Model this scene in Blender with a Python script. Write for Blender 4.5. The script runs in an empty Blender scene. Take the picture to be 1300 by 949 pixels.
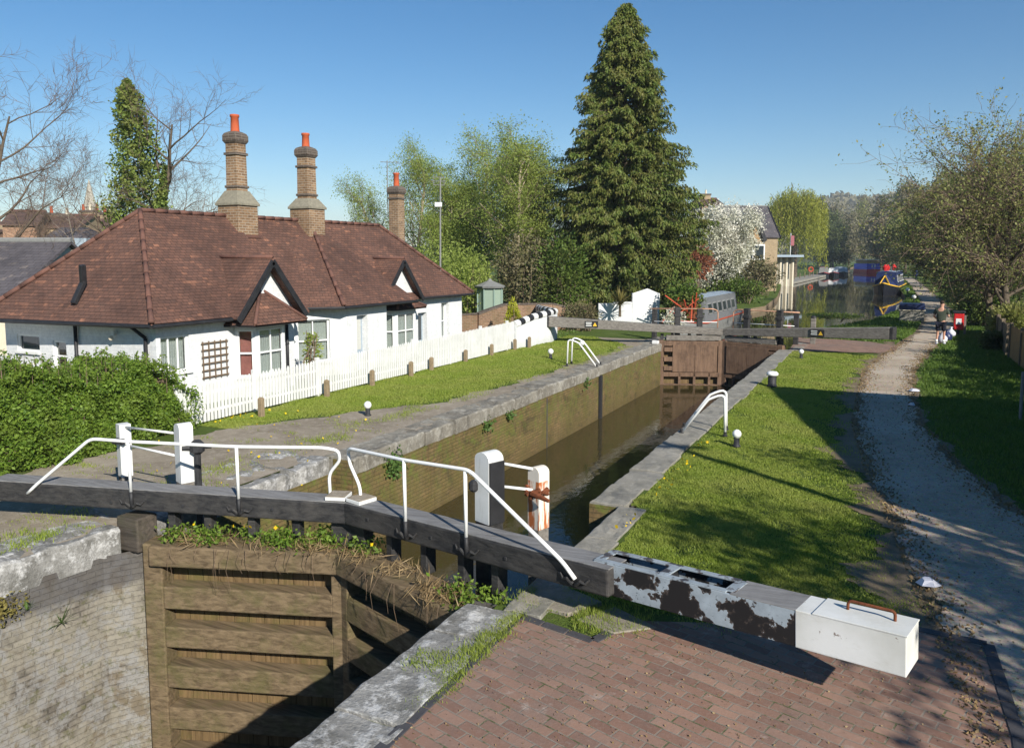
import bpy, bmesh, math, random
import numpy as np
from mathutils import Vector, Matrix
rnd = random.Random(7)
sc = bpy.context.scene
COL = sc.collection
R = math.radians
# ------------------------------------------------------------------ camera geometry (survey helpers: pixel + known plane -> world point)
F = 1000.; CX, CY = 650., 430.; EYE = 3.5
PITCH = R(5.8807); YAW = R(25.5975)
def ray(u, v):
    a = (u-CX)/F; b = (CY-v)/F
    x, y, z = a, math.cos(PITCH)+b*math.sin(PITCH), -math.sin(PITCH)+b*math.cos(PITCH)
    c, s = math.cos(YAW), math.sin(YAW)
    return (c*x-s*y, s*x+c*y, z)
def gz(u, v, z=0.):
    d = ray(u, v); t = (z-EYE)/d[2]; return Vector((t*d[0], t*d[1], z))
def gx(u, v, x):
    d = ray(u, v); t = x/d[0]; return Vector((x, t*d[1], EYE+t*d[2]))
def gD(u, v, D):
    """point on the ray at depth D along the camera's level axis"""
    d = ray(u, v); c, s = math.cos(YAW), math.sin(YAW)
    f = -s*d[0]+c*d[1]; t = D/f
    return Vector((t*d[0], t*d[1], EYE+t*d[2]))
# ------------------------------------------------------------------ tagging
def link(o, parent=None):
    COL.objects.link(o)
    if parent: o.parent = parent
    return o
def tag(o, label=None, cat=None, group=None, kind=None):
    if label: o['label'] = label
    if cat: o['category'] = cat
    if group: o['group'] = group
    if kind: o['kind'] = kind
    return o
def thing(name, label, cat, loc=(0, 0, 0), group=None):
    o = bpy.data.objects.new(name, None); o.empty_display_size = .2; link(o); o.location = loc
    return tag(o, label, cat, group)
# ------------------------------------------------------------------ material DSL
class NT:
    def __init__(s, name):
        s.m = bpy.data.materials.new(name); s.m.use_nodes = True
        s.t = s.m.node_tree; s.t.nodes.clear()
        s.out = s.t.nodes.new('ShaderNodeOutputMaterial')
    def n(s, typ, ins=None, **kw):
        nd = s.t.nodes.new(typ)
        for k, v in kw.items(): setattr(nd, k, v)
        for k, v in (ins or {}).items():
            sk = nd.inputs[k]
            if isinstance(v, bpy.types.NodeSocket): s.t.links.new(v, sk)
            else:
                if isinstance(v, (tuple, list)) and len(v) == 3 and sk.type == 'RGBA': v = (*v, 1)
                sk.default_value = v
        return nd
    def math(s, op, a, b=0., c=None, clamp=False):
        ins = {0: a, 1: b}
        if c is not None: ins[2] = c
        return s.n('ShaderNodeMath', ins, operation=op, use_clamp=clamp).outputs[0]
    def vm(s, op, a, b=(0, 0, 0)):
        nd = s.n('ShaderNodeVectorMath', {0: a, 1: b}, operation=op)
        return nd.outputs['Value'] if op in ('DOT_PRODUCT', 'LENGTH') else nd.outputs[0]
    def mix(s, f, a, b, bt='MIX'):
        nd = s.n('ShaderNodeMix', data_type='RGBA', blend_type=bt)
        for i, v in ((0, f), (6, a), (7, b)):
            sk = nd.inputs[i]
            if isinstance(v, bpy.types.NodeSocket): s.t.links.new(v, sk)
            else: sk.default_value = (*v, 1) if isinstance(v, tuple) and len(v) == 3 else v
        return nd.outputs[2]
    def pos(s): return s.n('ShaderNodeNewGeometry').outputs['Position']
    def noise(s, scale, detail=4., rough=.55, vec=None, dist=0.):
        nd = s.n('ShaderNodeTexNoise', {'Scale': scale, 'Detail': detail, 'Roughness': rough, 'Distortion': dist, 'Vector': vec if vec is not None else s.pos()})
        return nd.outputs['Fac']
    def ramp(s, f, stops):
        nd = s.n('ShaderNodeValToRGB', {'Fac': f}); e = nd.color_ramp.elements
        while len(e) < len(stops): e.new(.5)
        for i, (p, c) in enumerate(stops):
            e[i].position = p; e[i].color = (*c, 1) if isinstance(c, tuple) else (c, c, c, 1)
        return nd.outputs[0]
    def step(s, f, a, b):
        return s.n('ShaderNodeMapRange', {'Value': f, 'From Min': a, 'From Max': b}).outputs[0]
    def surf(s):
        """(distance along the wall, distance up the slope) for any flat face"""
        g = s.n('ShaderNodeNewGeometry'); N, P = g.outputs['True Normal'], g.outputs['Position']
        T = s.vm('NORMALIZE', s.vm('CROSS_PRODUCT', (0, 0, 1), N))
        u = s.vm('DOT_PRODUCT', P, T)
        sx = s.n('ShaderNodeSeparateXYZ', {0: N}).outputs[2]
        sl = s.math('MAXIMUM', s.math('SQRT', s.math('SUBTRACT', 1.0001, s.math('MULTIPLY', sx, sx))), .25)
        v = s.math('DIVIDE', s.n('ShaderNodeSeparateXYZ', {0: P}).outputs[2], sl)
        return s.n('ShaderNodeCombineXYZ', {0: u, 1: v}).outputs[0]
    def bump(s, h, strength=.5, dist=.02):
        return s.n('ShaderNodeBump', {'Height': h, 'Strength': strength, 'Distance': dist}).outputs[0]
    def done(s, col, rough=.8, bump=None, spec=.3, metal=0., **kw):
        ins = {'Base Color': col, 'Roughness': rough, 'Specular IOR Level': spec, 'Metallic': metal}
        if bump is not None: ins['Normal'] = bump
        ins.update(kw)
        b = s.n('ShaderNodeBsdfPrincipled', ins)
        s.t.links.new(b.outputs[0], s.out.inputs[0]); return s.m
M = {}
def plain(name, col, rough=.6, var=.25, scale=9., bump=.15, metal=0., spec=.3):
    t = NT(name); f = t.noise(scale, 5, .6)
    f2 = t.noise(scale*7, 3, .6)
    k = t.math('ADD', t.math('MULTIPLY', f, .7), t.math('MULTIPLY', f2, .3))
    c = t.mix(t.step(k, .3, .7), tuple(x*(1-var) for x in col), tuple(min(1, x*(1+var)) for x in col))
    M[name] = t.done(c, rough, t.bump(f2, bump, .01), spec, metal); return M[name]
def worn_white():
    t = NT('white_paint'); g = t.noise(1.7, 6, .7); st_ = t.noise(1., 6, .7, vec=t.n('ShaderNodeMapping', {'Vector': t.pos(), 'Scale': (14, 14, 1.6)}).outputs[0]); ch = t.noise(11, 7, .7)
    c = t.mix(t.step(g, .35, .7), (.62, .62, .59), (.74, .74, .72)); c = t.mix(t.math('MULTIPLY', t.step(st_, .55, .72), .4), c, (.36, .34, .27)); c = t.mix(t.step(ch, .7, .725), c, (.16, .13, .1))
    M['white_paint'] = t.done(c, .55, t.bump(t.math('ADD', g, ch), .25, .008), .3)
worn_white()
plain('white_metal', (.8, .8, .78), .4, .05, 14)
plain('black_paint', (.022, .022, .024), .5, .4, 6)
plain('black_iron', (.03, .03, .032), .55, .4, 20)
plain('cream', (.62, .55, .42), .7, .12)
plain('window_grey', (.15, .155, .16), .45, .2)
plain('window_white', (.74, .74, .72), .5, .05)
plain('trellis_wood', (.16, .11, .07), .85, .3, 20)
plain('post_wood', (.24, .18, .11), .9, .3, 14)
plain('terracotta', (.42, .09, .035), .8, .18, 14)
plain('lead', (.2, .2, .19), .7, .2, 12)
plain('mortar_cap', (.22, .2, .15), .9, .3, 12)
plain('red_paint', (.5, .02, .02), .4, .15)
plain('flag_cloth', (.35, .12, .13), .8, .3, 2)
plain('blue_paint', (.04, .07, .6), .35, .15)
plain('navy_paint', (.02, .03, .09), .35, .3)
plain('dark_hull', (.012, .013, .018), .35, .3)
plain('yellow_paint', (.75, .45, .04), .45, .1)
plain('orange_red', (.42, .07, .03), .5, .2)
plain('grey_blue', (.3, .36, .42), .5, .2)
plain('wood_pale', (.36, .22, .1), .85, .25, 8)
plain('skin', (.5, .27, .18), .6, .05)
plain('shirt_cloth', (.05, .06, .04), .9, .2, 20)
plain('shorts_cloth', (.012, .014, .025), .9, .2, 20)
plain('hair', (.03, .018, .01), .7, .2, 60)
plain('shoe', (.5, .5, .6), .6, .2)
plain('bark', (.11, .085, .06), .95, .4, 6, .5)
plain('bark_grey', (.2, .17, .14), .95, .3, 6, .5)
plain('bark_pale', (.34, .28, .2), .95, .3, 6, .4)
plain('twig', (.17, .12, .085), .95, .3, 6, .3)
plain('rust_pale', (.5, .28, .18), .7, .5, 3)
plain('rusty', (.16, .05, .02), .85, .5, 16, .4)
plain('tarp', (.06, .08, .07), .5, .3, 4)
plain('pink_curtain', (.5, .2, .17), .9, .25, 6)
plain('net_curtain', (.5, .5, .46), .9, .15, 20)
plain('litter_white', (.55, .55, .6), .5, .1)
plain('mortar', (.3, .27, .22), .95, .1)
plain('greenhouse_frame', (.22, .3, .25), .5, .1)
plain('stone_pale', (.38, .35, .29), .9, .2, 6)
plain('dark_tile', (.06, .058, .062), .8, .3, 8)
def glass(name, col=(.03, .04, .045), rough=.06):
    t = NT(name); 
    if name in ('glass_grey',):
        gl = t.n('ShaderNodeBsdfGlossy', {'Color': (1, 1, 1), 'Roughness': .03}); tr = t.n('ShaderNodeBsdfTransparent', {'Color': (.85, .88, .88)}); fr = t.n('ShaderNodeMath', {0: t.math('POWER', t.n('ShaderNodeLayerWeight', {'Blend': .5}).outputs['Facing'], 3.), 1: .55, 2: .07}, operation='MULTIPLY_ADD')
        mx = t.n('ShaderNodeMixShader', {0: fr.outputs[0], 1: tr.outputs[0], 2: gl.outputs[0]}); t.t.links.new(mx.outputs[0], t.out.inputs[0]); M[name] = t.m; return t.m
    M[name] = t.done(col, rough, t.bump(t.noise(2.5, 2), .15, .02), .8); return M[name]
glass('glass'); glass('glass_green', (.26, .33, .26), .15); glass('glass_grey', (.2, .2, .2), .1)
def brick(name, c1, c2, mortar, bw=.225, bh=.075, moss=None, mossc=(.07, .075, .02), stain=.5, off=.5, extra=None, bumpk=.5, msz=.01, scale_noise=.8, thr=(.45, .6)):
    t = NT(name); uv = t.surf()
    b = t.n('ShaderNodeTexBrick', {'Vector': uv, 'Color1': c1, 'Color2': c2, 'Mortar': mortar, 'Scale': 1., 'Mortar Size': msz, 'Mortar Smooth': .3, 'Bias': -.1, 'Brick Width': bw, 'Row Height': bh}, offset=off)
    n1 = t.noise(scale_noise, 6, .65); n2 = t.noise(14, 4, .6)
    c = t.mix(t.math('MULTIPLY', t.step(n1, .35, .75), stain), b.outputs[0], tuple(x*.3 for x in c1))
    c = t.mix(t.math('MULTIPLY', t.step(n2, .4, .75), .35), c, tuple(min(1, x*1.5) for x in c2))
    if moss:
        mk = t.step(t.noise(1.1, 7, .7, dist=.4), *thr)
        c = t.mix(t.math('MULTIPLY', mk, moss), c, mossc)
    if extra: c = extra(t, c)
    h = t.math('ADD', t.math('MULTIPLY', b.outputs[1], -1.), t.math('MULTIPLY', n2, .6))
    M[name] = t.done(c, .88, t.bump(h, bumpk, .012), .2); return M[name]
def waterstain(t, c):
    z = t.n('ShaderNodeSeparateXYZ', {0: t.pos()}).outputs[2]
    w = t.noise(2.3, 6, .7); zz = t.math('ADD', z, t.math('MULTIPLY', w, .55))
    g = t.step(zz, -1.75, -.9)
    c = t.mix(g, (.1, .072, .03), c)
    v = t.noise(1., 4, .6, vec=t.n('ShaderNodeMapping', {'Vector': t.pos(), 'Scale': (5, 5, .3)}).outputs[0])
    c = t.mix(t.math('MULTIPLY', t.step(v, .5, .7), .22), c, (.2, .16, .085))
    v2 = t.noise(1., 7, .75, dist=.5, vec=t.n('ShaderNodeMapping', {'Vector': t.pos(), 'Scale': (1.5, 1.5, 2.4), 'Location': (3, 7, 1)}).outputs[0])
    c = t.mix(t.math('MULTIPLY', t.step(v2, .52, .66), .7), c, (.05, .042, .022))
    gr = t.noise(3.7, 7, .75)
    return t.mix(t.math('MULTIPLY', t.math('MULTIPLY', t.step(gr, .5, .62), t.step(z, -1.5, -.5)), .75), c, (.12, .15, .03))
brick('chamber_brick', (.13, .085, .042), (.23, .15, .07), (.11, .08, .042), moss=.75, mossc=(.115, .105, .03), extra=waterstain, thr=(.36, .6), bumpk=.9, stain=.6)
def patchwork(t, c):
    z = t.n('ShaderNodeSeparateXYZ', {0: t.pos()}).outputs[2]
    n1 = t.noise(2.6, 10, .78, dist=.3); n2 = t.noise(1.7, 10, .75, dist=.5); n3 = t.noise(6., 7, .75)
    c = t.mix(t.math('MULTIPLY', t.step(n1, .49, .55), .75), c, (.25, .245, .235))
    c = t.mix(t.math('MULTIPLY', t.step(n2, .54, .6), .85), c, (.15, .12, .08)); c = t.mix(t.step(t.noise(16, 6, .8), .5, .72), c, (.12, .105, .085))
    c = t.mix(t.math('MULTIPLY', t.step(n3, .55, .65), .7), c, (.09, .09, .035))
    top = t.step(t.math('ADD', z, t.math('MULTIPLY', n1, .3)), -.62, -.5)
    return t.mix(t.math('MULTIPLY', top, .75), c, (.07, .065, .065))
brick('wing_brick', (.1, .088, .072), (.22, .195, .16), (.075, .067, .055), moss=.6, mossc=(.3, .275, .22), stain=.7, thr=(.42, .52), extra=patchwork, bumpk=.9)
brick('stock_brick', (.17, .1, .055), (.32, .2, .11), (.37, .31, .24), stain=.7, msz=.013)
brick('dark_brick', (.08, .06, .05), (.13, .1, .08), (.2, .18, .15), stain=.3)
brick('garden_brick', (.2, .11, .07), (.3, .18, .11), (.28, .24, .18), stain=.5, moss=.3)
brick('far_brick', (.25, .12, .07), (.36, .2, .12), (.3, .26, .2), stain=.3)
brick('yellow_brick', (.3, .22, .13), (.4, .3, .18), (.3, .26, .2), stain=.3)
def wallgrime(t, c):
    z = t.n('ShaderNodeSeparateXYZ', {0: t.pos()}).outputs[2]; n1 = t.noise(1.6, 8, .75); st_ = t.noise(1., 6, .7, vec=t.n('ShaderNodeMapping', {'Vector': t.pos(), 'Scale': (5, 5, .6)}).outputs[0])
    c = t.mix(t.math('MULTIPLY', t.step(st_, .52, .72), .3), c, (.4, .4, .36)); c = t.mix(t.math('MULTIPLY', t.step(n1, .55, .7), .22), c, (.42, .42, .4))
    return t.mix(t.math('MULTIPLY', t.step(t.math('ADD', z, t.math('MULTIPLY', n1, .8)), .75, .3), .4), c, (.3, .32, .24))
brick('painted_brick', (.6, .61, .615), (.65, .655, .65), (.55, .56, .575), extra=wallgrime, stain=.03, bumpk=.22, msz=.006)
def tile(name, c1, c2, c3, w=.17, h=.1, moss=.25):
    t = NT(name); uv = t.surf()
    b = t.n('ShaderNodeTexBrick', {'Vector': uv, 'Color1': (0, 0, 0), 'Color2': (1, 1, 1), 'Mortar': (0, 0, 0), 'Scale': 1., 'Mortar Size': .006, 'Mortar Smooth': .2, 'Bias': 0., 'Brick Width': w, 'Row Height': h})
    big = t.noise(.55, 6, .7, dist=.6); mid = t.noise(3.2, 5, .7)
    streak = t.noise(1., 5, .65, vec=t.n('ShaderNodeMapping', {'Vector': uv, 'Scale': (2.2, 7.5, 1)}).outputs[0])
    cell = t.n('ShaderNodeTexWhiteNoise', {'Vector': t.vm('FLOOR', t.vm('DIVIDE', uv, (w, h, 1)))}, noise_dimensions='3D').outputs[0]
    k = t.math('ADD', t.math('MULTIPLY', b.outputs[0], .2), t.math('ADD', t.math('MULTIPLY', streak, .62), t.math('MULTIPLY', cell, .14)))
    c = t.mix(t.step(k, .28, .78), c1, c2)
    c = t.mix(t.math('MULTIPLY', t.step(cell, .86, .95), t.step(mid, .45, .6)), c, c3)
    c = t.mix(t.math('MULTIPLY', t.step(big, .42, .68), .72), c, tuple(x*.55 for x in c1))
    c = t.mix(t.math('MULTIPLY', t.step(mid, .58, .78), moss), c, (.13, .11, .085))
    sv = t.n('ShaderNodeSeparateXYZ', {0: uv}).outputs[1]
    saw = t.math('FRACT', t.math('DIVIDE', sv, h))
    c = t.mix(t.math('MULTIPLY', b.outputs[1], .65), c, (.02, .014, .012))
    hh = t.math('ADD', t.math('MULTIPLY', saw, -1.2), t.math('ADD', t.math('MULTIPLY', b.outputs[1], -.5), t.math('MULTIPLY', cell, .5)))
    M[name] = t.done(c, .85, t.bump(hh, .7, .03), .2); return M[name]
tile('roof_tile', (.105, .06, .047), (.205, .102, .07), (.31, .145, .09))
tile('slate_tile', (.085, .078, .085), (.14, .125, .13), (.2, .17, .15), .25, .2)
tile('far_tile', (.09, .06, .05), (.2, .12, .09), (.25, .15, .1), .3, .2)
def ridge_m():
    t = NT('ridge_tile'); n = t.noise(3, 5, .7)
    seg = t.noise(30, 2)
    M['ridge_tile'] = t.done(t.mix(t.step(n, .35, .65), (.1, .055, .045), (.17, .082, .06)), .85, t.bump(seg, .4, .02), .2)
ridge_m()
def stone(name, a, b, c_, sc=1.6, lich=.6, bumpk=.8):
    t = NT(name); n = t.noise(sc, 8, .7, dist=.3); f = t.noise(26, 5, .7); g = t.noise(5., 6, .75)
    c = t.mix(t.step(n, .35, .65), a, b)
    c = t.mix(t.math('MULTIPLY', t.step(g, .5, .62), lich), c, c_)
    c = t.mix(t.math('MULTIPLY', t.step(f, .5, .8), .45), c, tuple(x*.4 for x in a))
    M[name] = t.done(c, .9, t.bump(t.math('ADD', f, g), bumpk, .02), .2); return M[name]
stone('coping_stone', (.15, .135, .11), (.29, .27, .225), (.44, .42, .37), 1.1, .5)
stone('coping_right', (.19, .18, .15), (.3, .28, .24), (.4, .38, .33), 1.3, .35, .5)
stone('rough_stone', (.14, .135, .12), (.33, .32, .3), (.6, .59, .57), 2.2, .8, 1.)
stone('concrete_slab', (.2, .175, .14), (.3, .265, .21), (.34, .31, .26), 2., .3, .4)
stone('worn_concrete', (.2, .165, .12), (.34, .29, .225), (.42, .37, .3), .7, .5, .5)
def timber(name, a, b, axis='X', stain=(.05, .06, .015), k=.4, rough=.85):
    t = NT(name); P = t.pos()
    s = {'X': (.7, 9, 9), 'Z': (9, 9, .7)}[axis]
    g = t.noise(2.2, 6, .65, vec=t.n('ShaderNodeMapping', {'Vector': P, 'Scale': s}).outputs[0], dist=.4)
    n = t.noise(1.8, 6, .7); f = t.noise(18, 4, .6)
    c = t.mix(t.step(g, .35, .65), a, b)
    c = t.mix(t.math('MULTIPLY', t.step(n, .48, .66), k), c, stain)
    M[name] = t.done(c, rough, t.bump(t.math('ADD', g, t.math('MULTIPLY', f, .4)), .7, .012), .25); return M[name]
timber('gate_timber', (.085, .06, .034), (.2, .145, .085), k=.6, stain=(.09, .088, .028))
timber('gate_plank', (.095, .062, .028), (.19, .125, .06), 'Z', stain=(.1, .1, .025), k=.6)
timber('gate_rust_plank', (.12, .075, .05), (.2, .125, .08), 'Z', stain=(.05, .03, .02), k=.55)
timber('dark_timber', (.05, .042, .034), (.11, .09, .072), k=.4, stain=(.05, .055, .02))
timber('grey_timber', (.12, .108, .094), (.23, .21, .185), k=.3, stain=(.1, .09, .07))
timber('black_timber', (.018, .018, .02), (.05, .048, .046), k=.35, stain=(.1, .09, .08), rough=.6)
timber('beam_top', (.15, .145, .14), (.25, .245, .24), k=.4, stain=(.09, .085, .08), rough=.75)
timber('fence_wood', (.13, .1, .07), (.24, .18, .12), 'Z', k=.2)
timber('new_fence', (.3, .17, .07), (.42, .25, .11), 'Z', k=.1)
def peel(name, over, under, lo, hi, sc=2.2):
    t = NT(name); n = t.noise(sc, 8, .6, dist=.15)
    m = t.step(n, lo, hi); g = t.noise(30, 3)
    rim = t.math('MULTIPLY', t.step(n, lo-.03, lo), t.math('SUBTRACT', 1., m)); cc = t.mix(m, under, t.mix(t.step(t.noise(5, 6, .7), .35, .7), tuple(x*.75 for x in over), tuple(min(1, x*1.15) for x in over))); cc = t.mix(t.math('MULTIPLY', rim, .6), cc, (.12, .09, .075)); fine = t.noise(26, 4, .7); cc = t.mix(t.math('MULTIPLY', t.step(fine, .62, .66), .7), cc, under)
    M[name] = t.done(cc, t.math('ADD', .45, t.math('MULTIPLY', g, .2)), t.bump(m, .5, .006), .35)
peel('peeling_paint', (.33, .38, .42), (.014, .013, .014), .505, .511, 3.0)
peel('peeling_edge', (.3, .34, .37), (.05, .05, .055), .42, .47, 6)
def chip_white():
    t = NT('chipped_white'); n = t.noise(7, 8, .7); g = t.noise(1.6, 5, .6)
    c = t.mix(t.step(g, .4, .7), (.6, .6, .56), (.76, .76, .74)); sc_ = t.noise(1., 7, .75, vec=t.n('ShaderNodeMapping', {'Vector': t.pos(), 'Scale': (3, 3, 9)}).outputs[0]); c = t.mix(t.math('MULTIPLY', t.step(sc_, .54, .7), .4), c, (.42, .39, .32))
    c = t.mix(t.math('MULTIPLY', t.step(n, .655, .68), .85), c, (.13, .075, .045))
    M['chipped_white'] = t.done(c, .5, t.bump(n, .2, .008), .35)
chip_white()
def rust_white():
    t = NT('rust_stained_white'); n = t.noise(1.5, 6, .6, vec=t.n('ShaderNodeMapping', {'Vector': t.pos(), 'Scale': (9, 9, 1.2)}).outputs[0])
    z = t.n('ShaderNodeSeparateXYZ', {0: t.pos()}).outputs[2]
    k = t.math('MULTIPLY', t.step(n, .5, .56), t.math('LESS_THAN', z, .98))
    M['rust_stained_white'] = t.done(t.mix(k, (.7, .64, .55), (.42, .13, .04)), .7, t.bump(n, .2, .01))
rust_white()
def ground_mats():
    t = NT('grass_soil'); n = t.noise(.5, 7, .7, dist=.4); f = t.noise(9, 6, .7); s = t.noise(45, 3, .7)
    c = t.mix(t.step(n, .35, .65), (.07, .12, .02), (.12, .17, .035))
    c = t.mix(t.step(f, .45, .75), c, (.12, .13, .045)); c = t.mix(t.math('MULTIPLY', t.step(s, .5, .75), .5), c, (.035, .05, .012))
    M['grass_soil'] = t.done(c, .95, t.bump(t.math('ADD', f, s), .9, .05), .1)
    t = NT('field'); n = t.noise(.02, 7, .7); f = t.noise(.3, 6, .7)
    c = t.mix(t.step(n, .35, .65), (.05, .075, .02), (.09, .09, .035)); c = t.mix(t.step(f, .4, .7), c, (.04, .05, .018))
    M['field'] = t.done(c, .95, None, .1)
    t = NT('dirt'); n = t.noise(1.4, 7, .7); s = t.noise(60, 3, .7)
    c = t.mix(t.step(n, .35, .65), (.17, .125, .08), (.26, .2, .135)); c = t.mix(t.math('MULTIPLY', t.step(s, .45, .7), .45), c, (.09, .07, .045))
    M['dirt'] = t.done(c, .95, t.bump(s, .7, .02), .15)
    t = NT('path_gravel'); n = t.noise(.7, 6, .6); s = t.noise(70, 4, .75); v = t.n('ShaderNodeTexVoronoi', {'Vector': t.pos(), 'Scale': 38.}).outputs[1]
    c = t.mix(t.step(n, .3, .7), (.42, .335, .24), (.52, .425, .315)); c = t.mix(t.math('MULTIPLY', t.step(s, .42, .62), .5), c, (.2, .165, .13))
    c = t.mix(.2, c, v, 'OVERLAY'); pw = t.noise(2.6, 8, .75, dist=.6); c = t.mix(t.math('MULTIPLY', t.step(pw, .5, .66), .6), c, (.24, .2, .15)); c = t.mix(t.math('MULTIPLY', t.step(t.noise(.35, 5, .6), .5, .6), .35), c, (.52, .46, .38))
    M['path_gravel'] = t.done(c, .9, t.bump(s, .6, .015), .2)
    # brick paving laid flat: planar coordinates, courses turned a little
    t = NT('paving_brick'); mp = t.n('ShaderNodeMapping', {'Vector': t.pos(), 'Rotation': (0, 0, R(16))}).outputs[0]
    mp = t.vm('ADD', mp, t.vm('MULTIPLY', t.n('ShaderNodeTexNoise', {'Vector': t.pos(), 'Scale': 1.2}).outputs[1], (.05, .05, 0)))
    b = t.n('ShaderNodeTexBrick', {'Vector': mp, 'Color1': (.2, .11, .078), 'Color2': (.32, .195, .14), 'Mortar': (.24, .205, .165), 'Scale': 1., 'Mortar Size': .008, 'Mortar Smooth': .2, 'Bias': 0., 'Brick Width': .235, 'Row Height': .112})
    n = t.noise(1.1, 7, .7); s = t.noise(22, 5, .7); w = t.noise(4, 6, .75)
    c = t.mix(t.math('MULTIPLY', t.step(n, .4, .7), .5), b.outputs[0], (.2, .13, .1)); c = t.mix(t.math('MULTIPLY', t.step(t.noise(.6, 5, .7), .5, .62), .35), c, (.15, .135, .12)); c = t.mix(t.math('MULTIPLY', t.step(t.noise(2.7, 7, .75), .6, .68), .6), c, (.4, .33, .28))
    c = t.mix(t.math('MULTIPLY', t.step(s, .5, .75), .4), c, (.3, .22, .18))
    c = t.mix(t.math('MULTIPLY', t.step(w, .62, .7), .5), c, (.09, .07, .06))
    c = t.mix(t.math('MULTIPLY', t.math('MULTIPLY', t.step(w, .5, .6), b.outputs[1]), .8), c, (.06, .08, .02))
    M['paving_brick'] = t.done(c, .85, t.bump(t.math('ADD', t.math('MULTIPLY', b.outputs[1], -1), t.math('MULTIPLY', s, .5)), .6, .01), .25)
    t = NT('water_chamber'); P = t.pos()
    n = t.noise(3., 3, .5, vec=t.n('ShaderNodeMapping', {'Vector': P, 'Scale': (1.6, .8, 1)}).outputs[0]); n2 = t.noise(11., 2, .5)
    M['water_chamber'] = t.done((.045, .036, .014), .03, t.bump(t.math('ADD', n, t.math('MULTIPLY', n2, .25)), .1, .05), .5, IOR=1.33)
    t = NT('water_canal'); n = t.noise(.8, 3, .5, vec=t.n('ShaderNodeMapping', {'Vector': t.pos(), 'Scale': (1, .6, 1)}).outputs[0])
    M['water_canal'] = t.done((.05, .045, .022), .03, t.bump(n, .06, .06), .5, IOR=1.33)
ground_mats()
def leafm(name, c1, c2, trans=.35, c3=None, clump=.6, rough=.55):
    t = NT(name)
    r = t.n('ShaderNodeNewGeometry').outputs['Random Per Island']
    n = t.noise(clump, 4, .6)
    c = t.mix(r, c1, c2)
    c = t.mix(t.math('MULTIPLY', t.step(n, .4, .68), .5), c, c3 or tuple(x*.6 for x in c1))
    d = t.n('ShaderNodeBsdfPrincipled', {'Base Color': c, 'Roughness': rough, 'Specular IOR Level': .25})
    tr = t.n('ShaderNodeBsdfTranslucent', {'Color': t.mix(.5, c, (.14, .17, .02), 'ADD') if trans > .3 else c})
    mx = t.n('ShaderNodeMixShader', {0: trans, 1: d.outputs[0], 2: tr.outputs[0]})
    t.t.links.new(mx.outputs[0], t.out.inputs[0]); M[name] = t.m
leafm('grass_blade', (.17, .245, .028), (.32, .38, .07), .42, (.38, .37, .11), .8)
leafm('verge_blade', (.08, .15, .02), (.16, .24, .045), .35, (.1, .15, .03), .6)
leafm('dry_grass', (.2, .13, .06), (.34, .25, .13), .15)
leafm('hedge_leaf', (.06, .125, .014), (.2, .3, .04), .35, (.16, .2, .035), 2.2)
leafm('ivy_leaf', (.09, .15, .025), (.22, .28, .055), .25, (.2, .17, .06), 1.2)
leafm('birch_leaf', (.23, .29, .055), (.38, .44, .11), .5, (.22, .28, .06), .35)
leafm('willow_leaf', (.24, .26, .035), (.36, .36, .05), .35, (.18, .2, .03), .2)
leafm('conifer_leaf', (.07, .12, .02), (.16, .2, .04), .2, (.21, .14, .05), 1.6)
leafm('blossom', (.6, .58, .48), (.85, .82, .74), .25, (.3, .34, .15), .9)
leafm('copper_leaf', (.26, .09, .05), (.38, .16, .08), .25)
leafm('bush_leaf', (.05, .1, .016), (.13, .2, .03), .3, (.16, .14, .05), .8)
leafm('brown_bush', (.11, .085, .05), (.2, .17, .085), .2, (.09, .13, .03), .8)
leafm('hawthorn_leaf', (.17, .2, .055), (.32, .33, .11), .4, (.3, .23, .1), .6)
leafm('spring_leaf', (.14, .17, .04), (.26, .28, .08), .4, (.2, .16, .07), .6)
leafm('dark_leaf', (.06, .09, .02), (.13, .16, .045), .3, (.1, .1, .035), .4)
leafm('far_leaf', (.17, .165, .09), (.3, .27, .16), .3, (.28, .22, .14), .08)
leafm('yellow_shrub', (.4, .42, .03), (.55, .55, .05), .3)
leafm('petal', (.75, .5, .01), (.85, .62, .02), .2)
leafm('grit', (.2, .165, .125), (.36, .3, .23), 0.)
leafm('fern', (.07, .14, .03), (.14, .22, .06), .35)
leafm('moss_weed', (.16, .14, .04), (.24, .2, .06), .2)
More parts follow.
